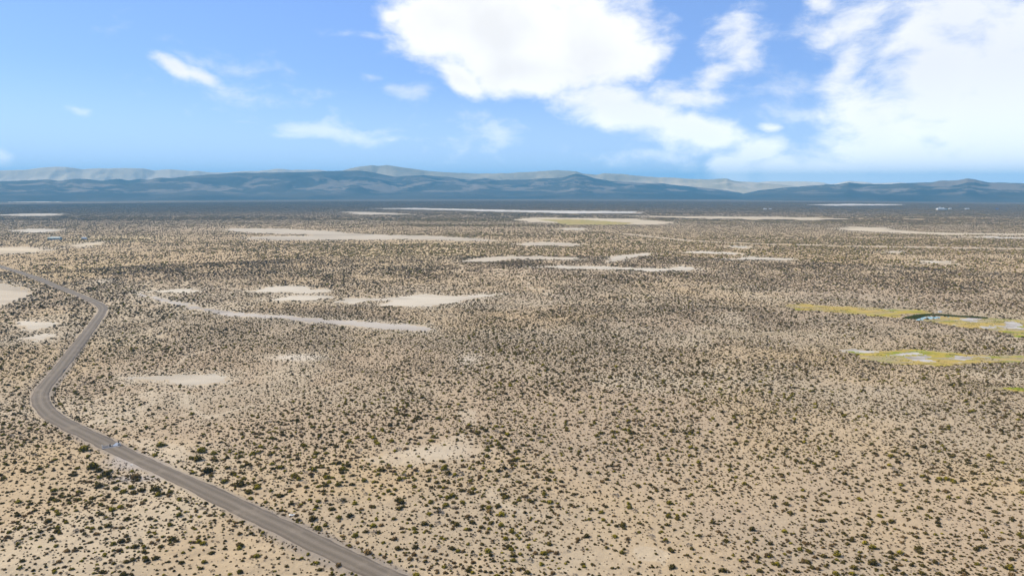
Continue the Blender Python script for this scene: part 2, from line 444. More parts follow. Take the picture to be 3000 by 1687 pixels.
# ------------------------------------------------------------------ materials
def mat(name):
    m = bpy.data.materials.new(name)
    m.use_nodes = True
    return m, Nodes(m.node_tree)


def finish(N, color, rough=0.95, bump=None, bump_strength=0.4, bump_dist=0.1, spec=0.15, **extra):
    b = N.n('ShaderNodeBsdfPrincipled', {'Roughness': rough, 'Specular IOR Level': spec})
    if isinstance(color, bpy.types.NodeSocket):
        N.link(color, b.inputs['Base Color'])
    else:
        b.inputs['Base Color'].default_value = (*color, 1)
    for k, v in extra.items():
        b.inputs[k].default_value = v
    if bump is not None:
        bn = N.n('ShaderNodeBump', {'Strength': bump_strength, 'Distance': bump_dist, 'Height': bump})
        N.link(bn.outputs[0], b.inputs['Normal'])
    o = N.n('ShaderNodeOutputMaterial')
    N.link(b.outputs[0], o.inputs[0])
    return b


def ground_material():
    m, N = mat('desert_soil')
    pos = N.n('ShaderNodeNewGeometry').outputs['Position']
    tint = N.n('ShaderNodeAttribute', attribute_name='soil').outputs['Color']
    g1 = N.noise(pos, 0.35, 6, 0.65)
    g2 = N.noise(pos, 2.2, 5, 0.7)
    c = N.mix(N.ramp(g1, 0.3, 0.7, 0.0, 0.5), tint, N.mix(1.0, tint, (0.72, 0.70, 0.70), 'MULTIPLY'))
    # scattered litter, pebbles and dead twigs
    speck = N.ramp(g2, 0.60, 0.72, 0.0, 0.55)
    c = N.mix(speck, c, N.mix(1.0, c, (0.48, 0.43, 0.40), 'MULTIPLY'))
    c = N.mix(N.ramp(N.noise(pos, 1.3, 4, 0.6), 0.58, 0.75, 0.0, 0.35), c, (0.51, 0.42, 0.295))
    finish(N, c, 0.97, N.m('ADD', N.m('MULTIPLY', g1, 1.2), N.m('MULTIPLY', g2, 0.35)), 0.7, 0.5, 0.05)
    return m


def pan_material(name, col, streak):
    m, N = mat(name)
    pos = N.n('ShaderNodeNewGeometry').outputs['Position']
    st = N.vm('MULTIPLY', pos, (0.35, 1.0, 1.0))
    a = N.noise(st, 0.05, 6, 0.6, 0.4)
    b = N.noise(pos, 0.6, 4, 0.6)
    c = N.mix(N.ramp(a, 0.38, 0.66), col, streak)
    c = N.mix(N.ramp(b, 0.55, 0.8, 0.0, 0.35), c, tuple(0.78 * v for v in streak))
    c = N.mix(N.ramp(N.noise(st, 0.018, 6, 0.65, 0.8), 0.47, 0.66, 0.0, 0.8), c, tuple(0.70 * v for v in streak))
    finish(N, c, 0.93, b, 0.25, 0.08, 0.1)
    return m


MAT_GROUND = ground_material()
MAT_PAN = {'pale': pan_material('pale_silt', (0.495, 0.43, 0.335), (0.44, 0.375, 0.285)),
           'tan': pan_material('tan_clay', (0.455, 0.38, 0.282), (0.41, 0.338, 0.245)),
           'grey': pan_material('grey_silt', (0.41, 0.36, 0.30), (0.34, 0.295, 0.25)),
           'cream': pan_material('cream_sand', (0.52, 0.42, 0.285), (0.46, 0.365, 0.24)),
           'white': pan_material('salt_flat', (0.54, 0.49, 0.42), (0.47, 0.42, 0.35))}


def meadow_material():
    m, N = mat('marsh_turf')
    pos = N.n('ShaderNodeNewGeometry').outputs['Position']
    st = N.vm('MULTIPLY', pos, (0.45, 1.0, 1.0))
    a = N.noise(st, 0.07, 5, 0.6, 0.6)
    b = N.noise(st, 0.09, 6, 0.65, 0.3)
    f = N.noise(pos, 1.4, 5, 0.65)
    c = N.mix(N.ramp(a, 0.42, 0.58), (0.42, 0.295, 0.085), (0.37, 0.285, 0.045))
    c = N.mix(N.ramp(a, 0.55, 0.63), c, (0.20, 0.23, 0.012))
    c = N.mix(N.ramp(b, 0.48, 0.60, 0.0, 0.9), c, (0.33, 0.265, 0.15))
    c = N.mix(N.ramp(N.noise(st, 0.2, 5, 0.7, 0.4), 0.58, 0.68, 0.0, 0.8), c, (0.48, 0.44, 0.40))
    c = N.mix(N.ramp(f, 0.42, 0.7, 0.0, 0.6), c, N.mix(1.0, c, (0.5, 0.5, 0.45), 'MULTIPLY'))
    c = N.mix(N.ramp(N.noise(st, 0.12, 6, 0.7, 0.2), 0.52, 0.66, 0.0, 0.8), c, (0.135, 0.115, 0.045))
    finish(N, c, 0.95, f, 0.6, 0.3, 0.1)
    return m


def crust_material():
    m, N = mat('salt_crust')
    pos = N.n('ShaderNodeNewGeometry').outputs['Position']
    st = N.vm('MULTIPLY', pos, (0.4, 1.0, 1.0))
    a = N.noise(st, 0.16, 6, 0.65, 0.5)
    c = N.mix(N.ramp(a, 0.38, 0.62), (0.26, 0.225, 0.185), (0.44, 0.405, 0.37))
    finish(N, c, 0.9, N.noise(pos, 1.2, 4), 0.3, 0.1, 0.1)
    return m


def water_material():
    m, N = mat('pool_water')
    pos = N.n('ShaderNodeNewGeometry').outputs['Position']
    c = N.mix(N.ramp(N.noise(pos, 0.12, 3), 0.35, 0.65), (0.12, 0.29, 0.33), (0.17, 0.36, 0.40))
    finish(N, c, 0.12, N.noise(pos, 1.5, 3), 0.05, 0.05, 0.5)
    return m


def road_material():
    m, N = mat('gravel_road')
    pos = N.n('ShaderNodeNewGeometry').outputs['Position']
    at = N.n('ShaderNodeAttribute', attribute_name='across').outputs['Fac']     # -1 .. 1 from edge to edge
    al = N.n('ShaderNodeAttribute', attribute_name='along').outputs['Fac']
    wob = N.m('MULTIPLY', N.m('SUBTRACT', N.noise(N.n('ShaderNodeCombineXYZ', {0: al, 1: 0.0, 2: 0.0}).outputs[0], 0.05, 2), 0.5), 0.22)
    a = N.m('ADD', at, wob)
    # wheel-packed lanes run paler than the loose windrows between and beside them
    lane = N.m('MULTIPLY', N.m('ADD', N.m('COSINE', N.m('MULTIPLY', a, 7.2)), 1.0), 0.5)
    st = N.n('ShaderNodeCombineXYZ', {0: N.m('MULTIPLY', at, 9.0), 1: N.m('MULTIPLY', al, 0.05), 2: 0.0}).outputs[0]
    streak = N.noise(st, 1.0, 5, 0.65)
    grit = N.noise(pos, 3.0, 5, 0.7)
    c = N.mix(N.m('MULTIPLY', lane, 0.95), (0.135, 0.110, 0.083), (0.198, 0.163, 0.126))
    c = N.mix(N.ramp(streak, 0.4, 0.7, 0.0, 0.5), c, (0.132, 0.105, 0.080))
    edge = N.ramp(N.m('ABSOLUTE', a), 0.68, 0.95, 0.0, 0.6)
    c = N.mix(edge, c, (0.092, 0.073, 0.057))
    c = N.mix(N.ramp(N.noise(pos, 0.12, 4, 0.6), 0.5, 0.72, 0.0, 0.4), c, (0.27, 0.217, 0.162))
    c = N.mix(N.ramp(grit, 0.45, 0.75, 0.0, 0.6), c, N.mix(1.0, c, (0.55, 0.54, 0.53), 'MULTIPLY'))
    finish(N, c, 0.95, N.m('ADD', N.m('MULTIPLY', streak, 0.9), N.m('MULTIPLY', grit, 0.3)), 0.4, 0.15, 0.1)
    return m


def leaf_material(name, dark, light, tip):
    """scrub: leaf tips are paler, with sunlit tops painted in, every plant a little different"""
    m, N = mat(name)
    tc = N.n('ShaderNodeTexCoord').outputs['Object']
    rnd = N.n('ShaderNodeObjectInfo').outputs['Random']
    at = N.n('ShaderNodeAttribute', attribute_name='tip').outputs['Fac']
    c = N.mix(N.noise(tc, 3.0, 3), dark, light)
    c = N.mix(N.m('MULTIPLY', N.ramp(at, 0.25, 0.9), N.ramp(rnd, 0.0, 1.0, 0.4, 1.0, False)), c, tip)  # paler tip colour grows with height, painting a sunlit top
    c = N.mix(N.m('FRACT', N.m('MULTIPLY', rnd, 7.31)), c, N.mix(1.0, c, (0.62, 0.6, 0.62), 'MULTIPLY'))
    finish(N, c, 1.0, spec=0.0)
    return m


def plain(name, col, rough=0.6, metal=0.0, vary=0.25, scale=2.0):
    m, N = mat(name)
    tc = N.n('ShaderNodeTexCoord').outputs['Object']
    n = N.noise(tc, scale, 5, 0.65)
    c = N.mix(N.ramp(n, 0.35, 0.7, 0.0, 1.0), col, tuple(v * (1 - vary) for v in col))
    finish(N, c, rough, n, 0.15, 0.02, 0.3, Metallic=metal)
    return m


# ------------------------------------------------------------------ mesh helpers
def new_mesh(name, verts, faces, material=None, smooth=False):
    me = bpy.data.meshes.new(name)
    if isinstance(faces, np.ndarray):
        verts = np.asarray(verts, np.float32)
        k = faces.shape[1]
        me.vertices.add(len(verts))
        me.vertices.foreach_set('co', verts.ravel())
        me.loops.add(faces.size)
        me.loops.foreach_set('vertex_index', faces.astype(np.int32).ravel())
        me.polygons.add(len(faces))
        me.polygons.foreach_set('loop_start', np.arange(0, faces.size, k, dtype=np.int32))
        me.polygons.foreach_set('loop_total', np.full(len(faces), k, np.int32))
        me.update(calc_edges=True)
        me.validate()
    else:
        me.from_pydata([tuple(v) for v in verts], [], faces)
        me.update()
    if smooth:
        me.polygons.foreach_set('use_smooth', np.ones(len(me.polygons), bool))
    if material is not None:
        me.materials.append(material)
    return me


def add(name, me, parent=None, loc=(0, 0, 0), rz=0.0, label=None, cat=None, group=None, kind=None):
    o = bpy.data.objects.new(name, me)
    COL.objects.link(o)
    o.location = loc
    o.rotation_euler = (0, 0, rz)
    if parent is not None:
        o.parent = parent
    for k, v in (('label', label), ('category', cat), ('group', group), ('kind', kind)):
        if v is not None:
            o[k] = v
    return o


def float_attr(me, name, vals):
    a = me.attributes.new(name, 'FLOAT', 'POINT')
    a.data.foreach_set('value', np.asarray(vals, np.float32).ravel())


# ------------------------------------------------------------------ the ground
HALF = math.radians(45)
az = np.concatenate([np.linspace(-HALF, HALF, 1150), np.linspace(HALF, 2 * math.pi - HALF, 92)[1:-1]])
rr = np.concatenate([[0.5, 20, 45, 70, 90], np.geomspace(104, 820, 430), np.geomspace(820, 6500, 215)[1:], np.geomspace(6500, 16000, 40)[1:]])
NA, NR = len(az), len(rr)
GX = (rr[:, None] * np.sin(az)[None, :])
GY = (rr[:, None] * np.cos(az)[None, :])
gx, gy = GX.ravel(), GY.ravel()
gz = height(gx, gy)
sel = (np.abs(np.arctan2(gx, gy)) < HALF + 0.01) & (gy > 90) & (gx ** 2 + gy ** 2 < 7000 ** 2)
idx_sel = np.nonzero(sel)[0]


def jag(px, py, s):
    """ragged edge: the outline is read at a slightly shifted place"""
    k = s
    return px + (fbm(px / (5 * k), py / (5 * k), 51, 3) - 0.5) * 5 * k, py + (fbm(px / (5 * k), py / (5 * k), 77, 3) - 0.5) * 7 * k


def mask_of(pg, px, py, loose=0.0):
    d = math.hypot(*pg.mean(0))
    lo, hi = pg.min(0) - 0.02 * d, pg.max(0) + 0.02 * d
    m = np.zeros(px.shape, bool)
    c = (px > lo[0]) & (px < hi[0]) & (py > lo[1]) & (py < hi[1])
    if c.any():
        jx, jy = jag(px[c], py[c], max(1.0, d / 260.0))
        if loose:
            q = loose * max(1.0, d / 260.0)
            jx, jy = jx + rng.normal(0, q, jx.shape), jy + rng.normal(0, 1.6 * q, jy.shape)
        m[c] = inside(jx, jy, pg)
    return m


def any_mask(polys, px, py, loose=0.0):
    m = np.zeros(px.shape, bool)
    for pg in polys:
        m |= mask_of(pg, px, py, loose)
    return m


def track_dist(px, py):
    return seg_dist(px, py, TRACK)[0]


def washes(px, py):
    """faint drainage lines and game trails: 1 on the line"""
    a = np.abs(fbm(px / 120, py / 190, 71, 4) - 0.5)
    b = np.abs(fbm(px / 75 + 40, py / 60, 73, 3) - 0.5)
    near = 1 - sstep(700, 1300, np.hypot(px, py))
    return np.maximum(1 - sstep(0.002, 0.009, a), 0.6 * (1 - sstep(0.001, 0.006, b))) * near * sstep(0.42, 0.58, fbm(px / 160, py / 160, 79, 2))


def density(px, py):
    """how thick the scrub stands: 0 bare, 1 usual"""
    d = 0.65 + 0.7 * fbm(px / 90, py / 90, 31, 3)
    d = d * (1 - 0.75 * washes(px, py))
    for pg, w in damp_polys:           # little grows on the damp silt
        d = np.where(mask_of(pg, px, py), d * (1 - 0.7 * w), d)
    for pg in bare_polys:              # bare sandy reaches of the winding wash
        d = np.where(mask_of(pg, px, py), d * 0.38, d)
    for ln in RISES:                   # scrub stands thicker along the foot of each low rise
        lo, hi = np.min(ln, 0) - 25, np.max(ln, 0) + 25
        c = (px > lo[0]) & (px < hi[0]) & (py > lo[1]) & (py < hi[1])
        if c.any():
            d[c] *= 1 + 1.1 * np.exp(-(seg_dist(px[c], py[c], ln)[0] / 6.0) ** 2)
    for pg in meadow_polys[:4]:        # a thicker rim of shrubs round the marsh hollows
        lo, hi = pg.min(0) - 25, pg.max(0) + 25
        c = (px > lo[0]) & (px < hi[0]) & (py > lo[1]) & (py < hi[1])
        if c.any():
            d[c] *= 1 + 1.3 * np.exp(-(seg_dist(px[c], py[c], np.vstack([pg, pg[:1]]))[0] / 7.0) ** 2)
    d = d * (0.62 + 0.76 * sstep(0.3, 0.66, fbm(px / 26, py / 32, 47, 3)))
    pr = np.hypot(px, py)
    band = 0.55 + 1.0 * sstep(0.34, 0.64, fbm(px / 800, py / 170, 57, 4))      # far off the scrub lies in long belts
    d = d * (1 + (band - 1) * sstep(700, 1300, pr)) * (1 + 0.25 * sstep(900, 1400, pr) + 0.5 * sstep(2300, 3000, pr))  # thickest far out, where the dark strip stands in for cloud shadow
    for (bx, by, bw, y0, y1, ch) in BELTS_G:
        vy = np.where(py < by, (py - by) / max(by - y0, 1.0), (py - by) / max(y1 - by, 1.0))
        k = np.exp(-(((px - bx) / bw) ** 2 + vy ** 2) * 1.2)
        d = d * (1 + (ch * 0.5 if ch > 0 and by < 950 else ch) * k)
    return np.clip(d, 0, 3)


# soil colours on the sheet, before the finer grain that the material adds
print('ground', len(gx))
tone = fbm(gx / 160, gy / 160, 61, 4)[:, None]
tone2 = fbm(gx / 55, gy / 55, 67, 4)[:, None]
sand = np.array([0.430, 0.325, 0.202])
pink = np.array([0.395, 0.300, 0.198])
gold = np.array([0.440, 0.320, 0.178])
silt = np.array([0.480, 0.395, 0.275])
soil = sand + (pink - sand) * sstep(0.42, 0.62, tone)
soil = soil + (silt - soil) * sstep(0.55, 0.75, tone2) * 0.6
soil = soil + (gold - soil) * sstep(0.60, 0.42, tone) * sstep(0.40, 0.30, tone2) * 0.45
soil = soil + (np.array([0.365, 0.292, 0.200]) - soil) * (sstep(0.50, 0.70, fbm(gx / 75, gy / 60, 88, 4))[:, None] * 0.6)
dn = np.ones(len(gx))
dn[idx_sel] = density(gx[idx_sel], gy[idx_sel])
soil = soil + (np.array([0.485, 0.405, 0.29]) - soil) * (washes(gx, gy)[:, None] * 0.5)
# leaf litter darkens the soil where scrub stands thick
dark = np.array([0.31, 0.24, 0.155])
soil = soil + (dark - soil) * (sstep(1.1, 2.6, dn)[:, None] * 0.55)
for pg, w in damp_polys:
    soil[idx_sel] += (np.array([0.27, 0.21, 0.125]) - soil[idx_sel]) * (mask_of(pg, gx[idx_sel], gy[idx_sel])[:, None] * w * (0.5 + 0.5 * fbm(gx[idx_sel] / 9, gy[idx_sel] / 9, 5, 3))[:, None])
# far off the scrub itself is too small to build: the sheet takes its mean colour, the dark far strip standing in for cloud shadow
gr = np.hypot(gx, gy)
scrubc = np.array([0.105, 0.080, 0.050])
soil = soil + (np.array([0.445, 0.315, 0.165]) - soil) * (sstep(550, 1000, gr) * 0.6)[:, None]      # the middle plain is tawnier
farmix = (0.35 * sstep(1200, 2400, gr) + 0.65 * sstep(2300, 3700, gr)) * (0.84 + 0.14 * sstep(0.35, 0.65, fbm(gx / 900, gy / 700, 91, 4)))
farmix = np.clip(farmix * (0.75 + 0.25 * dn), 0, 0.97)[:, None]
soil = soil + (scrubc - soil) * farmix
# tawny dry grass, bare pale silt
for (tx, ty, tw, th, cc) in ((190, 800, 120, 30, (0.50, 0.37, 0.19)), (2650, 640, 360, 8, (0.50, 0.37, 0.20)), (1250, 735, 280, 30, (0.48, 0.36, 0.20)), (330, 702, 150, 12, (0.52, 0.40, 0.22)), (800, 668, 300, 10, (0.48, 0.36, 0.22)),
                             (1300, 1325, 150, 26, (0.53, 0.46, 0.36)), (880, 1047, 70, 9, (0.55, 0.48, 0.38)), (1370, 1055, 40, 20, (0.54, 0.47, 0.37))):
    g0, g1, g2, g3 = ground_at(tx, ty), ground_at(tx + tw, ty), ground_at(tx, ty + th), ground_at(tx, ty - th)
    vy = np.where(gy < g0[1], (gy - g0[1]) / (g0[1] - g2[1]), (gy - g0[1]) / (g3[1] - g0[1]))
    kk = np.exp(-1.3 * (((gx - g0[0]) / (g1[0] - g0[0])) ** 2 + vy ** 2)) * (0.45 + 1.1 * sstep(0.35, 0.6, tone2[:, 0]))
    soil += (np.array(cc) - soil) * np.clip(kk, 0, 0.9)[:, None]
for pg in bare_polys:
    mb = mask_of(pg, gx[idx_sel], gy[idx_sel])[:, None] * (0.55 + 0.45 * fbm(gx[idx_sel] / 6, gy[idx_sel] / 5, 15, 3))[:, None]
    soil[idx_sel] += (np.array([0.485, 0.405, 0.295]) - soil[idx_sel]) * mb * 0.55
# road verge: churned grey gravel
rn = (gx > road[:, 0].min() - 30) & (gx < road[:, 0].max() + 30) & (gy < road[:, 1].max() + 30) & (gy > 60)
rd = np.full(len(gx), 1e9)
rd[rn] = seg_dist(gx[rn], gy[rn], road_c)[0]
soil += (np.array([0.25, 0.21, 0.17]) - soil) * ((1 - sstep(ROAD_HALF, ROAD_HALF + 3.0, rd + (tone2[:, 0] - 0.5) * 5))[:, None] * 0.8)
# turning place beside the cattle guard
for (tx, ty, tw, tl) in ((395, 1362, 9.0, 4.5), (365, 1345, 6, 5), (395, 1400, 9, 3.0)):
    cx_, cy_ = ground_at(tx, ty)
    k = np.exp(-(((gx - cx_) / tw) ** 2 + ((gy - cy_) / tl) ** 2)) * (0.5 + tone2[:, 0])
    soil += (np.array([0.35, 0.305, 0.265]) - soil) * np.clip(k * 0.9, 0, 0.85)[:, None]

for (p_, s_, tn_, l_), pg in zip(PANS, pan_polys):
    dd = math.hypot(*pg.mean(0))
    if dd > 2600:
        continue
    mg = 5.0 + dd / 120.0
    lo, hi = pg.min(0) - 3 * mg, pg.max(0) + 3 * mg
    c = np.nonzero((gx > lo[0]) & (gx < hi[0]) & (gy > lo[1]) & (gy < hi[1]) & sel)[0]
    e = seg_dist(gx[c], gy[c], np.vstack([pg, pg[:1]]))[0]
    w = np.exp(-(e / mg) ** 2) * (0.25 + 1.0 * sstep(0.35, 0.65, fbm(gx[c] / (0.6 * mg), gy[c] / (0.6 * mg), 39, 3)))
    soil[c] += (np.array([0.470, 0.388, 0.275]) - soil[c]) * np.clip(w, 0, 0.85)[:, None]
ii = np.arange(NR - 1)[:, None]
jj = np.arange(NA)[None, :]
j2 = (jj + 1) % NA
gfaces = np.stack([ii * NA + jj, (ii + 1) * NA + jj, (ii + 1) * NA + j2, ii * NA + j2], -1).reshape(-1, 4)
gverts = np.stack([gx, gy, gz], 1)
gme = new_mesh('ground', gverts, gfaces, MAT_GROUND, True)
ca = gme.attributes.new('soil', 'FLOAT_COLOR', 'POINT')
ca.data.foreach_set('color', np.concatenate([soil, np.ones((len(soil), 1))], 1).astype(np.float32).ravel())
add('ground', gme, label='sandy desert floor dotted with scrub out to the hills', kind='structure')

fcx = gverts[gfaces].mean(1)
fsel = np.nonzero((np.abs(np.arctan2(fcx[:, 0], fcx[:, 1])) < HALF) & (fcx[:, 1] > 95) & (np.hypot(fcx[:, 0], fcx[:, 1]) < 7000))[0]
fpx, fpy = fcx[fsel, 0], fcx[fsel, 1]


def sheet(name, m, lift, material, label, cat=None, kind='structure'):
    """a skin over the ground's own grid, so that it follows every rise"""
    f = gfaces[fsel[m]]
    if not len(f):
        print('EMPTY SHEET', name, label)
        return None
    used, inv = np.unique(f.ravel(), return_inverse=True)
    v = gverts[used].copy()
    v[:, 2] += lift * np.maximum(1.0, np.hypot(v[:, 0], v[:, 1]) / 500.0)
    me = new_mesh(name, v, inv.reshape(-1, 4), material, True)
    return add(name, me, label=label, kind=kind)


pm_all = np.zeros(len(fpx), bool)
for (p, s, tone_, lab), pg in zip(PANS, pan_polys):
    m = mask_of(pg, fpx, fpy) & ~pm_all
    dd = math.hypot(*pg.mean(0))
    mg = 1.5 + dd / 200.0
    e = seg_dist(fpx[m], fpy[m], np.vstack([pg, pg[:1]]))[0]
    m[m] = e > mg * 3.2 * (fbm(fpx[m] / (1.3 * mg), fpy[m] / (1.3 * mg), 93, 3) - 0.42)
    pm_all |= m
    nm = 'dry_wash' if 'wash' in lab else ('salt_flat' if tone_ == 'white' else 'clay_pan')
    sheet(nm, m, 0.010, MAT_PAN[tone_], lab)
m = track_dist(fpx, fpy) < 4.5
sheet('dirt_track', m & ~pm_all, 0.010, MAT_PAN['tan'], 'thin pale dirt track running across the plain to the right edge')
MAT_MEADOW, MAT_CRUST, MAT_WATER = meadow_material(), crust_material(), water_material()
poolm = mask_of(pool_poly, fpx, fpy)
crm = np.zeros(len(fpx), bool)
for (p, s, lab), pg in zip(CRUSTS, crust_polys):
    m = mask_of(pg, fpx, fpy) & ~crm & ~poolm
    m[m] = fbm(fpx[m] / 14, fpy[m] / 7, 19, 4) > 0.34
    crm |= m
    sheet('salt_crust', m, 0.030, MAT_CRUST, lab)
for (p, s, lab), pg in zip(MEADOWS, meadow_polys):
    sheet('meadow', mask_of(pg, fpx, fpy), 0.018, MAT_MEADOW, lab)
sheet('pool_water', poolm, 0.040, MAT_WATER, 'small turquoise pool beside dark rushes in the marsh')

# ------------------------------------------------------------------ the gravel road
prof = [(-1.25, -0.45), (-1.0, -0.02), (-0.85, 0.10), (-0.6, 0.15), (-0.3, 0.20), (0.0, 0.24), (0.3, 0.20), (0.6, 0.15), (0.85, 0.10), (1.0, -0.02), (1.25, -0.45)]
tang = np.gradient(road, axis=0)
tang /= np.linalg.norm(tang, axis=1)[:, None]
nrm = np.stack([tang[:, 1], -tang[:, 0]], 1)
rv, ra, rl = [], [], []
wid = ROAD_HALF * (1 + 0.10 * (fbm(road_s / 30, road_s * 0, 5, 3) - 0.5))
gp = np.array(ground_at(372, 1332))
k = np.exp(-((np.hypot(*(road - gp).T)) / 9.0) ** 2)
for q, (a, z) in enumerate(prof):
    rag = (fbm(road_s / 5, road_s * 0 + q, 8, 3) - 0.5) * (1.1 if abs(a) > 0.8 else 0.0)
    off = a * wid + rag
    p = road + nrm * off[:, None]
    rv.append(np.column_stack([p, road_z + z + 0.06]))
    ra.append(np.full(len(road), a))
    rl.append(road_s)
rv = np.stack(rv, 1).reshape(-1, 3)
np_ = len(prof)
a_ = np.arange(len(road) - 1)[:, None] * np_ + np.arange(np_ - 1)[None, :]
rf = np.stack([a_, a_ + 1, a_ + 1 + np_, a_ + np_], -1).reshape(-1, 4)
rme = new_mesh('gravel_road', rv, rf[:, ::-1], road_material(), True)
float_attr(rme, 'across', np.stack(ra, 1).ravel())
float_attr(rme, 'along', np.stack(rl, 1).ravel())
add('gravel_road', rme, label='grey gravel road winding from the bottom edge up the left side', kind='structure')


def ground_z(px, py):
    return height(np.atleast_1d(px), np.atleast_1d(py))


# ------------------------------------------------------------------ mountains
def mountain_material(name, a, b, c):
    m, N = mat(name)
    pos = N.n('ShaderNodeNewGeometry').outputs['Position']
    nz = N.n('ShaderNodeSeparateXYZ', {0: N.n('ShaderNodeNewGeometry').outputs['Normal']}).outputs[2]
    n1 = N.noise(pos, 0.0011, 5, 0.55, 0.4)
    n2 = N.noise(pos, 0.008, 6, 0.65)
    col = N.mix(N.ramp(n1, 0.42, 0.6), a, b)
    low = N.n('ShaderNodeSeparateXYZ', {0: pos}).outputs[2]
    fan = N.m('MULTIPLY', N.ramp(N.noise(pos, 0.0032, 8, 0.65, 0.3), 0.49, 0.56), N.ramp(low, 25.0, 70.0))
    col = N.mix(N.m('MULTIPLY', fan, N.ramp(low, 130.0, 230.0, 0.9, 0.15)), col, c)
    finish(N, col, 0.97, n2, 0.35, 12.0, 0.05)
    return m


def mountains(name, label, crest, r_foot, r_crest, r_back, material, seed, rough, cut=0.0, lobes=1.0):
    """one range: crest = outline points in the photograph; every column is scaled so that its highest point meets that outline"""
    pts = sorted((px_sky(x, y) for x, y in crest))
    u0, u1 = pts[0][0], pts[-1][0]
    na, nr = 1000, 130
    a = np.linspace(u0, u1, na)
    elev = np.interp(a, [p[0] for p in pts], [p[1] for p in pts]) + (fbm(a * 110, a * 0, seed, 4) - 0.5) * 2.4 / F
    r = np.linspace(r_foot, r_back, nr)
    A, R = np.meshgrid(a, r)
    X, Y = R * np.sin(A), R * np.cos(A)
    t = np.where(R < r_crest, (R - r_foot) / (r_crest - r_foot), 1 - (R - r_crest) / (r_back - r_crest) * 0.9)
    prof_ = np.clip(t, 0, 1) ** 1.25
    w = 1900.0 * lobes
    ridged = 1 - np.abs(2 * fbm(X / w + 3, Y / w, seed, 5, 0.55) - 1)
    hills = fbm(X / (w * 0.45), Y / (w * 0.6), seed + 5, 4)
    sh = prof_ * (1 - rough + rough * 1.5 * ridged) + prof_ * (1 - prof_) * (hills - 0.4) * 1.6 * rough
    gully = np.abs(2 * fbm(X / 420 + Y / 1500, Y / 1100, seed + 9, 4, 0.6) - 1)
    sh = sh - prof_ * (1.05 - prof_) * (0.35 - gully) * 0.62
    sh = np.clip(sh, 0, None) * sstep(0, 0.12, prof_)
    # scale column by column so that the skyline is the one in the photograph
    need = (CAM_H + np.tan(elev)[None, :] * R)
    ratio = np.max(sh / np.maximum(need, 1.0), axis=0)
    ratio = np.maximum(ratio, 1e-9)
    kern = np.hanning(11)
    kern /= kern.sum()
    k = 1 / np.convolve(np.pad(ratio, 5, mode='edge'), kern, mode='valid')
    Z = sh * k[None, :] - 4.0
    v = np.stack([X, Y, Z], -1).reshape(-1, 3)
    i = np.arange(nr - 1)[:, None] * na + np.arange(na - 1)[None, :]
    f = np.stack([i, i + 1, i + 1 + na, i + na], -1).reshape(-1, 4)
    add(name, new_mesh(name, v, f, material, True), label=label, kind='structure')


MT_DARK = mountain_material('sage_slopes', (0.040, 0.045, 0.040), (0.072, 0.068, 0.054), (0.19, 0.155, 0.12))
MT_MID = mountain_material('brown_slopes', (0.30, 0.255, 0.165), (0.42, 0.345, 0.22), (0.50, 0.41, 0.28))
MT_PALE = mountain_material('pale_slopes', (0.50, 0.43, 0.31), (0.55, 0.47, 0.34), (0.58, 0.50, 0.38))
mountains('pale_mountains', 'pale hazy mountain range on the far left skyline',
          [(-500, 500), (-200, 492), (0, 498), (58, 497), (105, 493), (163, 487), (192, 488), (239, 495), (291, 493), (349, 492), (419, 493), (454, 499), (495, 495), (559, 500), (582, 500), (611, 505), (658, 505), (705, 501), (757, 500), (815, 494), (862, 497), (932, 497), (1010, 506), (1080, 530)],
          8200, 9100, 10200, MT_PALE, 5, 0.25)
mountains('distant_mesa', 'faint flat-topped mesa on the skyline right of centre',
          [(2180, 541), (2216, 533), (2257, 531), (2330, 531), (2402, 532), (2432, 539), (2455, 536), (2484, 530), (2536, 532), (2554, 536), (2590, 536), (2636, 534), (2700, 541)],
          8300, 9200, 10200, MT_PALE, 15, 0.15)
mountains('brown_mountains', 'twin-peaked brownish mountains rising behind the dark hills in the centre',
          [(930, 530), (1002, 499), (1048, 488), (1089, 483), (1106, 486), (1133, 483), (1165, 488), (1211, 494), (1264, 501), (1310, 504), (1398, 508), (1456, 507), (1500, 506.6), (1558, 502), (1640, 498), (1686, 501), (1710, 509), (1750, 511), (1768, 507), (1814, 508), (1873, 515), (1931, 519), (1989, 520), (2024, 524), (2082, 525), (2129, 522), (2146, 529), (2210, 533), (2286, 540), (2340, 546)],
          7200, 8300, 9400, MT_MID, 25, 0.4)
mountains('dark_hills', 'long dark blue hills with a cone-shaped butte, left and centre skyline',
          [(-500, 528), (-200, 532), (0, 530), (76, 527), (146, 525), (175, 529), (221, 523), (256, 523), (297, 530), (349, 522), (379, 528), (413, 523), (431, 526), (466, 519), (507, 520), (559, 514), (617, 510), (699, 505), (757, 505), (815, 504), (908, 503), (990, 500), (1048, 498), (1095, 505), (1153, 517), (1188, 515), (1240, 512), (1310, 517), (1374, 526), (1421, 521), (1456, 527), (1500, 525), (1535, 526), (1587, 522), (1645, 520), (1670, 513), (1686, 508), (1704, 510), (1745, 522), (1785, 529), (1849, 533), (1931, 536), (1995, 543), (2060, 549), (2130, 557), (2240, 578)],
          5300, 7100, 8200, MT_DARK, 35, 0.5)
mountains('dark_mesa', 'low dark mesa with a knobbed summit at the right skyline',
          [(2130, 578), (2220, 557), (2300, 549), (2362, 544), (2408, 540), (2455, 539), (2484, 534), (2513, 537), (2595, 539), (2665, 535), (2729, 533), (2752, 529), (2798, 527), (2820, 525), (2833, 522), (2857, 524), (2898, 534), (3000, 535), (3200, 537), (3500, 530)],
          5100, 6600, 7800, MT_DARK, 45, 0.4)

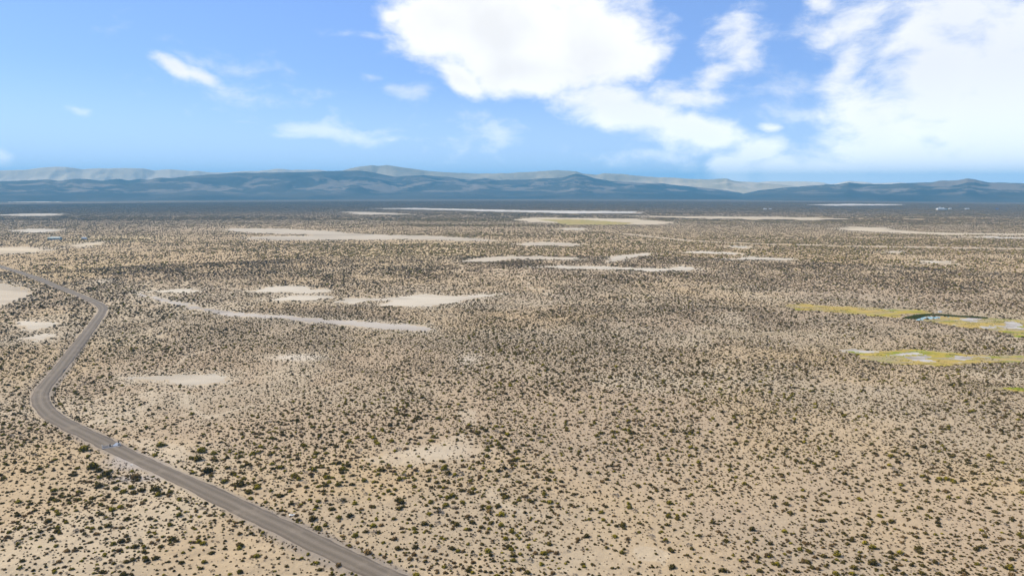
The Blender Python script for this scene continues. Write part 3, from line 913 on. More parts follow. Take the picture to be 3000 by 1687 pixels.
# ------------------------------------------------------------------ scrub
S_DARK = leaf_material('greasewood_leaf', (0.024, 0.018, 0.006), (0.066, 0.050, 0.013), (0.25, 0.18, 0.030))
S_YEL = leaf_material('rabbitbrush_leaf', (0.045, 0.038, 0.009), (0.13, 0.105, 0.015), (0.52, 0.40, 0.028))
S_GREY = leaf_material('shadscale_leaf', (0.060, 0.038, 0.014), (0.136, 0.086, 0.033), (0.34, 0.215, 0.080))
S_DRY = leaf_material('dry_tuft', (0.10, 0.075, 0.055), (0.17, 0.13, 0.085), (0.34, 0.26, 0.15))
S_FAR = leaf_material('dry_shadscale_leaf', (0.092, 0.057, 0.020), (0.172, 0.107, 0.040), (0.34, 0.215, 0.080))
S_DEAD = leaf_material('dead_brush', (0.15, 0.125, 0.10), (0.24, 0.205, 0.165), (0.36, 0.31, 0.25))
S_GRASS = leaf_material('rush_leaf', (0.05, 0.07, 0.015), (0.10, 0.13, 0.02), (0.30, 0.27, 0.05))


def shrub_mesh(name, seed, material, leaves=110, flat=0.62, spread=1.0, core=True, twig=0.0):
    """unit shrub about 1 m across: an uneven woody dome with leaf sprays standing off it"""
    r = random.Random(seed)
    V, Fc, tip = [], [], []
    lob = [(r.uniform(0, 6.283), r.uniform(0.10, 0.28), r.randint(2, 4)) for _ in range(3)]
    sx, sy = r.uniform(0.85, 1.2), r.uniform(0.85, 1.2)

    def rad(a):
        return 1 + sum(s * math.sin(k * a + p) for p, s, k in lob) * 0.6
    if core:
        seg, rings = 9, 4
        base = len(V)
        for i in range(rings):
            e = i / rings * math.pi / 2
            for j in range(seg):
                a = j / seg * 6.283
                q = 0.40 * rad(a) * r.uniform(0.82, 1.12)
                V.append((math.cos(a) * math.cos(e) * q * sx, math.sin(a) * math.cos(e) * q * sy, -0.05 + math.sin(e) * flat * 0.72 * r.uniform(0.85, 1.12)))
                tip.append(0.15)
        V.append((0, 0, flat * 0.74))
        tip.append(0.2)
        for i in range(rings - 1):
            for j in range(seg):
                a, b = base + i * seg + j, base + i * seg + (j + 1) % seg
                Fc.append((a, b, b + seg, a + seg))
        for j in range(seg):
            Fc.append((base + (rings - 1) * seg + j, base + (rings - 1) * seg + (j + 1) % seg, len(V) - 1))
    for _ in range(leaves):
        a = r.uniform(0, 6.283)
        e = math.asin(r.uniform(0.02, 1.0) ** 0.8)
        q = rad(a) * r.uniform(0.36, 0.50) * spread
        d = Vector((math.cos(a) * math.cos(e) * sx, math.sin(a) * math.cos(e) * sy, math.sin(e)))
        p = Vector((d.x * q, d.y * q, d.z * flat * r.uniform(0.75, 1.08)))
        up = (d + Vector((r.uniform(-0.6, 0.6), r.uniform(-0.6, 0.6), r.uniform(0.1, 0.9)))).normalized()
        sd = up.cross(Vector((r.uniform(-1, 1), r.uniform(-1, 1), r.uniform(-1, 1)))).normalized()
        if r.random() < 0.65 and core:      # most sprays lie over the dome like a thatch
            nn = (d + Vector((r.uniform(-0.45, 0.45), r.uniform(-0.45, 0.45), r.uniform(-0.2, 0.5)))).normalized()
            sd = nn.cross(Vector((r.uniform(-1, 1), r.uniform(-1, 1), r.uniform(-1, 1)))).normalized()
            up = nn.cross(sd)
        L, w = r.uniform(0.10, 0.20) * (1 + twig), r.uniform(0.045, 0.085) * (1 - 0.4 * twig)
        b = len(V)
        V += [tuple(p - up * L * 0.4 - sd * w), tuple(p - up * L * 0.4 + sd * w), tuple(p + up * L * 0.45 + sd * w * 0.9), tuple(p + up * L * 0.7), ]
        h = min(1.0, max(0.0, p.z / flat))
        tip += [0.25 * h + 0.1, 0.25 * h + 0.1, 0.5 + 0.5 * h, 0.55 + 0.45 * h]  # higher sprays get more of the painted sunlit colour
        Fc.append((b, b + 1, b + 2, b + 3))
    me = new_mesh(name, V, Fc, material)
    float_attr(me, 'tip', tip)
    return me


KINDS = {
    'dark': [shrub_mesh('greasewood', 100 + i, S_DARK, 120, 0.50 + 0.05 * (i % 3)) for i in range(6)],
    'yellow': [shrub_mesh('rabbitbrush', 200 + i, S_YEL, 130, 0.58 + 0.05 * (i % 3)) for i in range(5)],
    'grey': [shrub_mesh('shadscale', 300 + i, S_DEAD if i == 4 else S_GREY, 60 if i == 4 else 100, 0.42 + 0.04 * (i % 3), core=i != 4, twig=0.9 if i == 4 else 0.4) for i in range(6)],
    'dry': [shrub_mesh('dry_tuft', 400 + i, S_DRY, 46, 0.42, 0.9, False, 0.9) for i in range(4)],
    'rush': [shrub_mesh('rush', 500 + i, S_GRASS, 50, 0.55, 0.9, False, 1.0) for i in range(3)],
}


def scatter(name, label, variants, pts, rot, scl, var):
    """one 'stuff' object: points that each carry a copy of one of the plant meshes"""
    me = bpy.data.meshes.new(name)
    me.vertices.add(len(pts))
    me.vertices.foreach_set('co', np.asarray(pts, np.float32).ravel())
    float_attr(me, 'turn', rot)
    a = me.attributes.new('size', 'FLOAT_VECTOR', 'POINT')
    a.data.foreach_set('vector', np.asarray(scl, np.float32).ravel())
    a = me.attributes.new('pick', 'INT', 'POINT')
    a.data.foreach_set('value', np.asarray(var, np.int32))
    o = add(name, me, label=label, kind='stuff')
    ng = bpy.data.node_groups.new(name, 'GeometryNodeTree')
    ng.interface.new_socket('Geometry', in_out='INPUT', socket_type='NodeSocketGeometry')
    ng.interface.new_socket('Geometry', in_out='OUTPUT', socket_type='NodeSocketGeometry')
    gi, go = ng.nodes.new('NodeGroupInput'), ng.nodes.new('NodeGroupOutput')
    join = ng.nodes.new('GeometryNodeJoinGeometry')
    for vm_ in variants:
        po = bpy.data.objects.new(name + '_source', vm_)
        oi = ng.nodes.new('GeometryNodeObjectInfo')
        oi.inputs['Object'].default_value = po
        oi.inputs['As Instance'].default_value = False
        g2 = ng.nodes.new('GeometryNodeGeometryToInstance')
        ng.links.new(oi.outputs['Geometry'], g2.inputs[0])
        ng.links.new(g2.outputs[0], join.inputs[0])

    def attr(nm, typ):
        n = ng.nodes.new('GeometryNodeInputNamedAttribute')
        n.data_type = typ
        n.inputs['Name'].default_value = nm
        return n.outputs['Attribute']
    ip = ng.nodes.new('GeometryNodeInstanceOnPoints')
    ip.inputs['Pick Instance'].default_value = True
    cx_ = ng.nodes.new('ShaderNodeCombineXYZ')
    ng.links.new(attr('turn', 'FLOAT'), cx_.inputs[2])
    er = ng.nodes.new('FunctionNodeEulerToRotation')
    ng.links.new(cx_.outputs[0], er.inputs[0])
    ng.links.new(gi.outputs[0], ip.inputs['Points'])
    ng.links.new(join.outputs[0], ip.inputs['Instance'])
    ng.links.new(attr('pick', 'INT'), ip.inputs['Instance Index'])
    ng.links.new(er.outputs[0], ip.inputs['Rotation'])
    ng.links.new(attr('size', 'FLOAT_VECTOR'), ip.inputs['Scale'])
    ng.links.new(ip.outputs[0], go.inputs[0])
    md = o.modifiers.new('scatter', 'NODES')
    md.node_group = ng
    return o


BARE = pan_polys + meadow_polys + crust_polys + [pool_poly]


def candidates(r0, r1, per_m2, half=HALF):
    c = 1 / math.sqrt(per_m2)                 # plants keep their distance: a shaken grid
    x, y = np.meshgrid(np.arange(-r1 * math.sin(half), r1 * math.sin(half), c), np.arange(0, r1, c))
    x = x + (np.arange(x.shape[0]) % 2)[:, None] * c * 0.5
    x, y = x.ravel(), y.ravel()
    x, y = x + rng.uniform(-0.62, 0.62, x.size) * c, y + rng.uniform(-0.62, 0.62, y.size) * c
    r = np.hypot(x, y)
    k = (r > r0) & (r < r1) & (np.abs(np.arctan2(x, y)) < half)
    return x[k], y[k]


def keep_free(x, y, road_gap):
    ok = ~any_mask(BARE, x, y, 0.45)
    ok &= track_dist(x, y) > 5
    near = (x > road[:, 0].min() - 30) & (x < road[:, 0].max() + 30) & (y < road[:, 1].max() + 30)
    d = np.full(x.shape, 1e9)
    d[near] = seg_dist(x[near], y[near], road_c)[0]
    ok &= d > road_gap
    return ok, d


R_IND = 950.0
x, y = candidates(100, R_IND, 0.25)
ok, dr = keep_free(x, y, ROAD_HALF + 1.0)
dn = density(x, y)
turn = [ground_at(395, 1360), ground_at(360, 1345)]
ok &= np.minimum(*[np.hypot(x - t[0], (y - t[1]) * 1.6) for t in turn]) > 8
ok &= rng.uniform(0, 1.12, len(x)) < dn
x, y, dr, dn = x[ok], y[ok], dr[ok], dn[ok]
n = len(x)
size = np.exp(rng.normal(math.log(0.88), 0.43, n)).clip(0.35, 1.9)
size *= 1 + 0.40 * sstep(450, 850, np.hypot(x, y))
big_zone = fbm(x / 70, y / 70, 83, 3)
size *= 0.95 + 0.15 * sstep(0.4, 0.65, big_zone)
sz0, sz1, sz2 = ground_at(850, 1120), ground_at(1230, 1120), ground_at(850, 1010)
size *= 1 + 0.04 * (1 - sstep(220, 420, np.hypot(x, y)))
size *= 1 - 0.30 * np.exp(-(((x - sz0[0]) / (sz1[0] - sz0[0])) ** 2 + ((y - sz0[1]) / (sz2[1] - sz0[1])) ** 2))
left_near = sstep(60, -80, x) * (1 - sstep(230, 420, y))
size *= 1 + 0.10 * left_near
pick = rng.uniform(0, 1, n)
yel_zone = 0.07 + 0.16 * sstep(0.45, 0.6, fbm(x / 60, y / 60, 29, 3)) + 0.16 * left_near
yel_zone = np.where(np.hypot(x, y) > 500, yel_zone * 0.5, yel_zone)
kind = np.where(pick < yel_zone, 1, np.where(pick < yel_zone + 0.38 + 0.40 * sstep(350, 800, np.hypot(x, y)), 2, 0))
kind = np.where((dr < ROAD_HALF + 7) & (rng.uniform(0, 1, n) < 0.4), 2, kind)
size = np.where(kind == 2, size * 0.88, size)
z = height(x, y) - 0.04
print('shrubs', n)

# small dry tufts and seedlings between them
xs, ys = candidates(100, 560, 0.75)
ok, dr2 = keep_free(xs, ys, ROAD_HALF + 0.7)
dn2 = density(xs, ys)
ok &= rng.uniform(0, 1.6, len(xs)) < (0.22 + 0.78 * dn2)
xs, ys, dr2 = xs[ok], ys[ok], dr2[ok]
# a denser fringe along the road
FR = 4200
t_i = rng.integers(0, len(road) - 1, FR)
sd = rng.choice([-1, 1], FR) * (ROAD_HALF + 1.1 + np.abs(rng.normal(0, 1.5, FR)))
vx, vy = road[t_i, 0] + nrm[t_i, 0] * sd + rng.normal(0, 1.5, FR), road[t_i, 1] + nrm[t_i, 1] * sd + rng.normal(0, 1.5, FR)
okf = (seg_dist(vx, vy, road_c)[0] > ROAD_HALF + 0.6) & (np.minimum(*[np.hypot(vx - t[0], (vy - t[1]) * 1.6) for t in turn]) > 8) & ~any_mask(BARE, vx, vy)
xs, ys = np.concatenate([xs, vx[okf]]), np.concatenate([ys, vy[okf]])
ns = len(xs)
ssz = np.exp(rng.normal(math.log(0.46), 0.3, ns)).clip(0.2, 0.85)
zs = height(xs, ys) - 0.02
kind_s = rng.choice([0, 1, 3], ns, p=[0.25, 0.40, 0.35])
kind_s[-okf.sum():] = np.where(rng.uniform(0, 1, okf.sum()) < 0.45, 2, kind_s[-okf.sum():])
ssz[-okf.sum():] *= 1.35
print('tufts', ns)

# the shrubs of the photograph that stand out one by one: x, y of the foot, width in pixels, kind, label
NAMED = [
    (246, 1318, 35, 'yellow', 'broad yellow-green shrub on the sand left of the cattle guard'),
    (272, 1370, 36, 'yellow', 'broad yellow-green shrub below the cattle guard, left of the bare turnout'),
    (471, 1306, 28, 'yellow', 'lone yellow-green shrub on bare sand right of the cattle guard'),
    (453, 1332, 22, 'yellow', 'bright green shrub beside the road just past the cattle guard'),
    (367, 1279, 16, 'yellow', 'small green shrub on bare sand above the cattle guard'),
    (580, 1346, 32, 'dark', 'big round blackish shrub on the sand above the road'),
    (590, 1323, 32, 'yellow', 'wide olive shrub directly above the big blackish shrub'),
    (626, 1330, 21, 'yellow', 'compact olive shrub right of the big blackish shrub'),
    (309, 1391, 30, 'dark', 'dark shrub on the grey mound below the turnout, right of its twin'),
    (288, 1380, 26, 'dark', 'dark shrub on the slope below the turnout, left of its twin'),
    (396, 1399, 34, 'grey', 'wide purplish brown shrub at the lower rim of the turnout'),
    (289, 1425, 30, 'dark', 'blackish shrub with a pale rim, below the grey mound'),
    (340, 1432, 22, 'yellow', 'olive shrub at the left end of the thicket below the turnout'),
    (361, 1442, 22, 'yellow', 'olive shrub at the front of the thicket below the turnout'),
    (386, 1430, 20, 'yellow', 'olive shrub at the back of the thicket below the turnout'),
    (392, 1445, 22, 'dark', 'dark olive shrub at the right front of the thicket below the turnout'),
    (414, 1438, 24, 'dark', 'dark shrub at the right end of the thicket below the turnout'),
    (456, 1434, 28, 'dark', 'dark round shrub between the thicket and the road'),
    (499, 1442, 18, 'yellow', 'bright yellow shrub close to the left road edge'),
    (565, 1383, 18, 'yellow', 'small pointed green shrub at the right road edge'),
    (610, 1382, 34, 'dark', 'wide dark shrub right of the small pointed green one'),
    (666, 1371, 22, 'dark', 'round dark shrub standing alone right of the wide dark one'),
    (657, 1412, 22, 'yellow', 'bright yellow shrub with a dark base above the road'),
    (703, 1421, 36, 'dark', 'largest blue-black shrub with a yellow crown above the road'),
    (729, 1442, 28, 'dark', 'blue-black shrub right of and below the largest one'),
    (735, 1459, 20, 'yellow', 'yellow-green shrub below two blue-black ones'),
    (916, 1522, 29, 'dark', 'tall dark shrub near the right road verge, lower road'),
    (931, 1547, 28, 'yellow', 'tawny olive shrub at the right road verge, lower road'),
    (1072, 1558, 20, 'dark', 'pointed dark green shrub on open sand right of the lower road'),
    (1117, 1539, 20, 'grey', 'flat brownish shrub behind the pointed dark green one'),
    (1166, 1607, 22, 'dark', 'dark shrub with a green spike, right of the lower road'),
    (1142, 1643, 19, 'yellow', 'yellow-green tufted shrub on bare sand near the bottom edge'),
    (1219, 1680, 24, 'yellow', 'yellowish leaning shrub at the bottom edge right of the road'),
    (1252, 1690, 24, 'dark', 'dark shrub cut by the bottom edge, right of the road'),
    (1216, 1604, 26, 'dark', 'wide dark shrub with a pale stone beside it, right of the lower road'),
    (992, 1658, 24, 'grey', 'grey-topped shrub left of the road close to the bottom edge'),
    (928, 1648, 18, 'yellow', 'yellow shrub with a long shadow left of the road near the bottom edge'),
    (1077, 1615, 34, 'grey', 'sprawling purplish shrub at the right road edge near the bottom'),
    (2452, 1626, 24, 'yellow', 'green-topped shrub on the right foreground sand, beside a round dark one'),
    (2413, 1630, 24, 'dark', 'round dark shrub left of the green-topped one in the right foreground'),
    (2557, 1650, 30, 'dark', 'widest dark shrub in the right foreground near the bottom edge'),
    (2501, 1664, 25, 'dark', 'dark shrub with yellow sprigs at the bottom, left of the widest one'),
    (2531, 1571, 22, 'dark', 'dark triangular shrub in the right foreground, above the widest one'),
    (2556, 1605, 24, 'yellow', 'pale yellow shrub with a dark right side, just above the widest one'),
]
named_xy = np.array([ground_at(a, b) for a, b, *_ in NAMED])
# nothing else grows inside those
for q in range(0, len(NAMED)):
    k = np.hypot(x - named_xy[q, 0], y - named_xy[q, 1]) > 1.9
    x, y, z, size, kind, dr, dn = x[k], y[k], z[k], size[k], kind[k], dr[k], dn[k]
n = len(x)
rot = rng.uniform(0, 6.283, n)
scl = np.stack([size * rng.uniform(0.88, 1.15, n), size * rng.uniform(0.88, 1.15, n), size * rng.uniform(0.62, 0.86, n)], 1)
# the 250 or so that show largest become things of their own
D = np.sqrt(x ** 2 + y ** 2 + CAM_H ** 2)
vis = (np.abs(x) < 0.735 * (y * math.cos(PITCH) + CAM_H * math.sin(PITCH))) & (y > CAM_H / math.tan(PITCH + math.atan(836 / F)))
app = np.where(vis, size / D, 0)
top = np.argsort(-app)[:250]
is_top = np.zeros(n, bool)
is_top[top] = True

KN = ['dark', 'yellow', 'grey']
NAMES = {'dark': 'greasewood_shrub', 'yellow': 'rabbitbrush_shrub', 'grey': 'shadscale_shrub'}
WORDS = {'dark': 'dark olive shrub', 'yellow': 'yellow-tipped olive shrub', 'grey': 'grey-brown twiggy shrub'}


def px_of(X, Y, Z):
    c, s = math.cos(PITCH), math.sin(PITCH)
    dz = Z - CAM_H
    dep = Y * c - dz * s
    return CX + F * X / dep, CY + F * (-dz * c - Y * s) / dep


def put_shrub(kd, X, Y, Z, sc, rz, label, group):
    me = KINDS[kd][random.randrange(len(KINDS[kd]))]
    o = add(NAMES[kd], me, loc=(X, Y, Z), rz=rz, label=label, cat='shrub', group=group)
    o.scale = sc
    return o


for (a, b, w, kd, lab), (X, Y) in zip(NAMED, named_xy):
    Z = float(ground_z(X, Y)[0]) - 0.05
    dist = math.sqrt(X * X + Y * Y + CAM_H ** 2)
    s = w * dist / F * 0.84
    put_shrub(kd, X, Y, Z, (s, s * 0.95, s * random.uniform(0.68, 0.82)), random.uniform(0, 6.28), lab, None)
TAKEN = set()
ONES = 'zero one two three four five six seven eight nine ten eleven twelve thirteen fourteen fifteen sixteen seventeen eighteen nineteen'.split()
TENS = 'x x twenty thirty forty fifty sixty seventy eighty ninety'.split()


def in_words(v, half=False):
    q = max(0, min(99, math.floor(v) if half else round(v)))
    w = ONES[q] if q < 20 else TENS[q // 10] + ('-' + ONES[q % 10] if q % 10 else '')
    return w + '-and-a-half' if half else w



for i in top:
    kd = KN[kind[i]]
    ux, uy = px_of(x[i], y[i], z[i])
    onroad = dr[i] < 11
    rx = np.interp(y[i], road[::-1, 1], road[::-1, 0]) if y[i] < road[:, 1].max() else 0
    if onroad:
        where = 'growing close beside the gravel road'
    elif ux < 1150 and x[i] < rx:
        where = 'on the sand left of the gravel road, lower left'
    elif ux < 1300:
        where = 'on the sand right of the gravel road, lower part'
    elif ux < 2100:
        where = 'on the sand in the middle of the foreground'
    else:
        where = 'on the sand in the right foreground'
    big = 'large ' if size[i] > 1.45 else ('small ' if size[i] < 1.05 else '')
    spot = (big + WORDS[kd], in_words(ux / 30), in_words(min(uy / 16.87, 99.4)))
    if spot in TAKEN:
        spot = (spot[0], in_words(ux / 30, True), spot[2])
    if spot in TAKEN:
        spot = (spot[0], spot[1], in_words(uy / 16.87, True))
    TAKEN.add(spot)
    put_shrub(kd, x[i], y[i], z[i], tuple(scl[i]), rot[i], '%s on sand, %s percent across and %s percent down the picture' % spot, WORDS[kd] + 's ' + where)

rest = ~is_top
for q, nm, lab in ((0, 'dark_scrub', 'countless dark olive shrubs dotting the sand to the middle distance'), (1, 'yellow_scrub', 'countless yellow-tipped shrubs scattered among the dark scrub'),
                   (2, 'grey_scrub', 'countless grey-brown low shrubs scattered among the dark scrub')):
    m = rest & (kind == q)
    V = KINDS[KN[q]]
    scatter(nm, lab, V, np.stack([x[m], y[m], z[m]], 1), rot[m], scl[m], rng.integers(0, len(V), m.sum()))
for q, nm, V, lab in ((0, 'dry_tufts', KINDS['dry'], 'small dry straw-coloured tufts between the shrubs'), (1, 'small_scrub', KINDS['grey'], 'small low brownish plants between the shrubs'), (2, 'green_fringe', KINDS['yellow'], 'small olive plants fringing both edges of the gravel road'), (3, 'young_scrub', KINDS['dark'], 'small dark young shrubs between the larger ones')):
    m = kind_s == q
    s3 = np.repeat(ssz[m][:, None], 3, 1)
    scatter(nm, lab, V, np.stack([xs[m], ys[m], zs[m]], 1), rng.uniform(0, 6.283, m.sum()), s3, rng.integers(0, len(V), m.sum()))

# rushes round the marsh hollows
rx_, ry_ = [], []
for pg, dens_ in list(zip(meadow_polys[:4], (0.5, 0.35, 0.35, 0.5))):
    lo, hi = pg.min(0), pg.max(0)
    cnt = int((hi - lo).prod() * dens_ * 0.6)
    a, b = rng.uniform(lo[0], hi[0], cnt), rng.uniform(lo[1], hi[1], cnt)
    k = mask_of(pg, a, b) & ~any_mask(crust_polys + [pool_poly], a, b) & (fbm(a / 14, b / 14, 13, 3) > 0.5)
    rx_.append(a[k]); ry_.append(b[k])
fringe = poly([(280, 455), (500, 398), (700, 378), (1000, 383), (1300, 408), (1800, 438), (1860, 462), (1300, 432), (1000, 405), (800, 404), (650, 428), (520, 474)], *C8)
lo, hi = fringe.min(0), fringe.max(0)
a, b = rng.uniform(lo[0], hi[0], 9000), rng.uniform(lo[1], hi[1], 9000)
k = inside(a, b, fringe)
nf = k.sum()
a, b = a[k], b[k]
rx_, ry_ = np.concatenate(rx_ ), np.concatenate(ry_)
m_ = len(rx_)
scatter('marsh_grass', 'low yellow-green grass growing in the marsh hollows', KINDS['rush'], np.stack([rx_, ry_, height(rx_, ry_)], 1), rng.uniform(0, 6.28, m_), np.stack([rng.uniform(0.5, 1.0, m_)] * 2 + [rng.uniform(0.2, 0.45, m_)], 1), rng.integers(0, 3, m_))
scatter('rushes', 'dark green rushes fringing the turquoise pool', [shrub_mesh('rush_clump', 900 + i, leaf_material('dark_rush', (0.03, 0.045, 0.010), (0.06, 0.08, 0.014), (0.14, 0.15, 0.025)), 60, 0.6, 1, True, 0.8) for i in range(2)],
        np.stack([a, b, height(a, b)], 1), rng.uniform(0, 6.28, nf), np.stack([rng.uniform(0.7, 1.3, nf)] * 2 + [rng.uniform(0.5, 0.9, nf)], 1), rng.integers(0, 2, nf))

# beyond, whole patches of scrub are set out together
def tile_mesh(seed, per_m2, T):
    r = random.Random(seed)
    V, Fc, mi = [], [], []
    for _ in range(int(T * T * per_m2)):
        X, Y = r.uniform(-T / 2, T / 2), r.uniform(-T / 2, T / 2)
        s = min(2.8, math.exp(r.gauss(math.log(1.3), 0.32)))
        k = 0 if r.random() < 0.3 else (2 if r.random() < 0.85 else 1)
        b = len(V)
        for i in range(6):
            a = i / 6 * 6.283 + r.random() * 0.5
            q = s * r.uniform(0.38, 0.6)
            V.append((X + math.cos(a) * q, Y + math.sin(a) * q, -0.15))
        for i in range(6):
            a = i / 6 * 6.283 + r.random() * 0.5
            q = s * r.uniform(0.28, 0.5)
            V.append((X + math.cos(a) * q, Y + math.sin(a) * q, s * r.uniform(0.25, 0.45)))
        V.append((X, Y, s * r.uniform(0.42, 0.6)))
        for i in range(6):
            Fc.append((b + i, b + (i + 1) % 6, b + 6 + (i + 1) % 6, b + 6 + i)); mi.append(k)
            Fc.append((b + 6 + i, b + 6 + (i + 1) % 6, b + 12)); mi.append(k)
    me = new_mesh('scrub_patch', V, Fc)
    for mt in (S_DARK, S_YEL, S_FAR):
        me.materials.append(mt)
    me.polygons.foreach_set('material_index', np.array(mi, np.int32))
    float_attr(me, 'tip', [0.6 if (i % 13) >= 6 else 0.1 for i in range(len(V))])  # upper points paler: a sunlit top put into the colour
    return me


def far_scrub(name, label, T, r0, r1, seed):
    tiles = [tile_mesh(seed + i, dd, T) for i, dd in enumerate((0.048, 0.048, 0.095, 0.095, 0.17, 0.17))]
    g = np.arange(-r1, r1, T)
    tx, ty = np.meshgrid(g, g[g > 0])
    tx, ty = tx.ravel() + rng.uniform(-0.2, 0.2, tx.size) * T, ty.ravel() + rng.uniform(-0.2, 0.2, ty.size) * T
    rt = np.hypot(tx, ty)
    k = (np.abs(np.arctan2(tx, ty)) < math.radians(41)) & (rt > r0 - 3) & (rt < r1)
    tx, ty = tx[k], ty[k]
    bad = np.zeros(len(tx), bool)
    for ox, oy in ((0, 0), (-0.3, 0), (0.3, 0), (0, 0.3), (0, -0.3)):
        bad |= any_mask(pan_polys + meadow_polys, tx + ox * T, ty + oy * T)
    dt = density(tx, ty)
    k = ~bad & (track_dist(tx, ty) > 5 + T / 2) & (seg_dist(tx, ty, road_c)[0] > T / 2 + 5) & (dt > 0.22)
    tx, ty, dt = tx[k], ty[k], dt[k]
    lev = np.where(dt < 0.62, 0, np.where(dt < 1.2, 2, 4)) + rng.integers(0, 2, len(tx))
    print('tiles', len(tx))
    scatter(name, label, tiles, np.stack([tx, ty, height(tx, ty)], 1), rng.integers(0, 4, len(tx)) * math.pi / 2, np.ones((len(tx), 3)), lev)


far_scrub('middle_scrub', 'scrub of the middle distance, brown speckle round the pale pans', 12.0, R_IND, 2100.0, 700)
far_scrub('far_scrub', 'scrub covering the far plain as one brown speckled mass', 30.0, 2100.0, 4700.0, 800)

# ------------------------------------------------------------------ cattle guard on the road
M_WHITE = plain('white_paint', (0.76, 0.75, 0.72), 0.5, 0.0, 0.12)
M_STEEL = plain('weathered_steel', (0.30, 0.28, 0.27), 0.55, 0.6)
M_BLACK = plain('black_rubber', (0.012, 0.012, 0.014), 0.7)
M_CONC = plain('concrete', (0.40, 0.37, 0.35), 0.9)


def box_mesh(parts, material, bevel=0.0):
    """boxes given as centre, size, rotation about z and about x"""
    V, Fc = [], []
    for (c, s, *r) in parts:
        M = Matrix.Rotation(r[0] if r else 0.0, 3, 'Z') @ Matrix.Rotation(r[1] if len(r) > 1 else 0.0, 3, 'X')
        b = len(V)
        for dx, dy, dz in ((-1, -1, -1), (1, -1, -1), (1, 1, -1), (-1, 1, -1), (-1, -1, 1), (1, -1, 1), (1, 1, 1), (-1, 1, 1)):
            V.append(tuple(Vector(c) + M @ Vector((dx * s[0] / 2, dy * s[1] / 2, dz * s[2] / 2))))
        Fc += [tuple(b + i for i in f) for f in ((3, 2, 1, 0), (4, 5, 6, 7), (0, 1, 5, 4), (1, 2, 6, 5), (2, 3, 7, 6), (3, 0, 4, 7))]
    return new_mesh('box', V, Fc, material)


def rod_mesh(p0, p1, rad, material, seg=8, rad1=None):
    p0, p1 = Vector(p0), Vector(p1)
    d = (p1 - p0).normalized()
    a = d.orthogonal().normalized()
    b = d.cross(a)
    V, Fc = [], []
    for p, q in ((p0, rad), (p1, rad if rad1 is None else rad1)):
        for i in range(seg):
            t = i / seg * 6.283
            V.append(tuple(p + a * math.cos(t) * q + b * math.sin(t) * q))
    for i in range(seg):
        j = (i + 1) % seg
        Fc.append((i, j, seg + j, seg + i))
    Fc += [tuple(range(seg - 1, -1, -1)), tuple(range(seg, 2 * seg))]
    return new_mesh('rod', V, Fc, material)


def cattle_guard():
    L, Rr = np.array(ground_at(300, 1313)), np.array(ground_at(352, 1307))
    mid = (L + Rr) / 2
    half = float(np.linalg.norm(Rr - L)) / 2
    rz = math.atan2(Rr[1] - L[1], Rr[0] - L[0])
    zc = float(np.interp(0, [0, 1], [road_z[np.argmin(np.hypot(*(road - mid).T))]] * 2)) + 0.31
    t = add('cattle_guard', None, loc=(mid[0], mid[1], zc), rz=rz, label='cattle guard with white end wings and black posts across the gravel road', cat='cattle guard')
    add('foundation', box_mesh([((0, -1.25, -0.06), (2 * half, 0.3, 0.2)), ((0, 1.25, -0.06), (2 * half, 0.3, 0.2))], M_CONC), t)
    rail = rod_mesh((-half, 0, 0), (half, 0, 0), 0.06, M_STEEL)
    for i in range(8):
        add('rail', rail, t, (0, -1.0 + i * 2.0 / 7, 0.03))
    # left wing: low rails between a white and a black post
    w = add('wing', box_mesh([((-half + 1.15, -0.2, 0.55), (2.2, 0.05, 0.09)), ((-half + 1.15, -0.2, 0.22), (2.2, 0.05, 0.09)), ((-half + 1.15, -0.2, 0.86), (2.2, 0.05, 0.07))], plain('pinkish_rail', (0.47, 0.42, 0.34), 0.7)), t)
    add('post', rod_mesh((-half, -0.2, -0.3), (-half, -0.2, 1.05), 0.10, M_WHITE), t)
    add('marker_post', rod_mesh((-half + 2.55, -0.2, -0.2), (-half + 2.55, -0.2, 0.95), 0.19, M_BLACK), t)
    # right wing: a white sloping panel
    p = new_mesh('panel', [(half - 2.2, -0.45, 0.05), (half - 0.8, -0.45, 0.05), (half - 0.7, 0.65, 0.85), (half - 1.25, 0.65, 0.9), (half - 2.25, -0.15, 0.35),
                           (half - 2.2, -0.36, 0.05), (half - 0.8, -0.36, 0.05), (half - 0.7, 0.74, 0.80), (half - 1.25, 0.74, 0.85), (half - 2.25, -0.06, 0.30)],
                 [(0, 1, 2, 3, 4), (9, 8, 7, 6, 5), (0, 5, 6, 1), (1, 6, 7, 2), (2, 7, 8, 3), (3, 8, 9, 4), (4, 9, 5, 0)], M_WHITE)
    add('wing_panel', p, t)
    add('marker_post', rod_mesh((half - 0.5, 0.95, -0.2), (half - 0.5, 0.95, 1.15), 0.18, M_BLACK), t)
    add('post', rod_mesh((half + 0.1, 0.1, -0.3), (half + 0.1, 0.1, 0.95), 0.08, M_WHITE), t)
    add('wing', box_mesh([((half - 0.3, 0.12, 0.6), (0.7, 0.05, 0.5))], plain('pale_rail', (0.55, 0.55, 0.53), 0.7)), t)


cattle_guard()


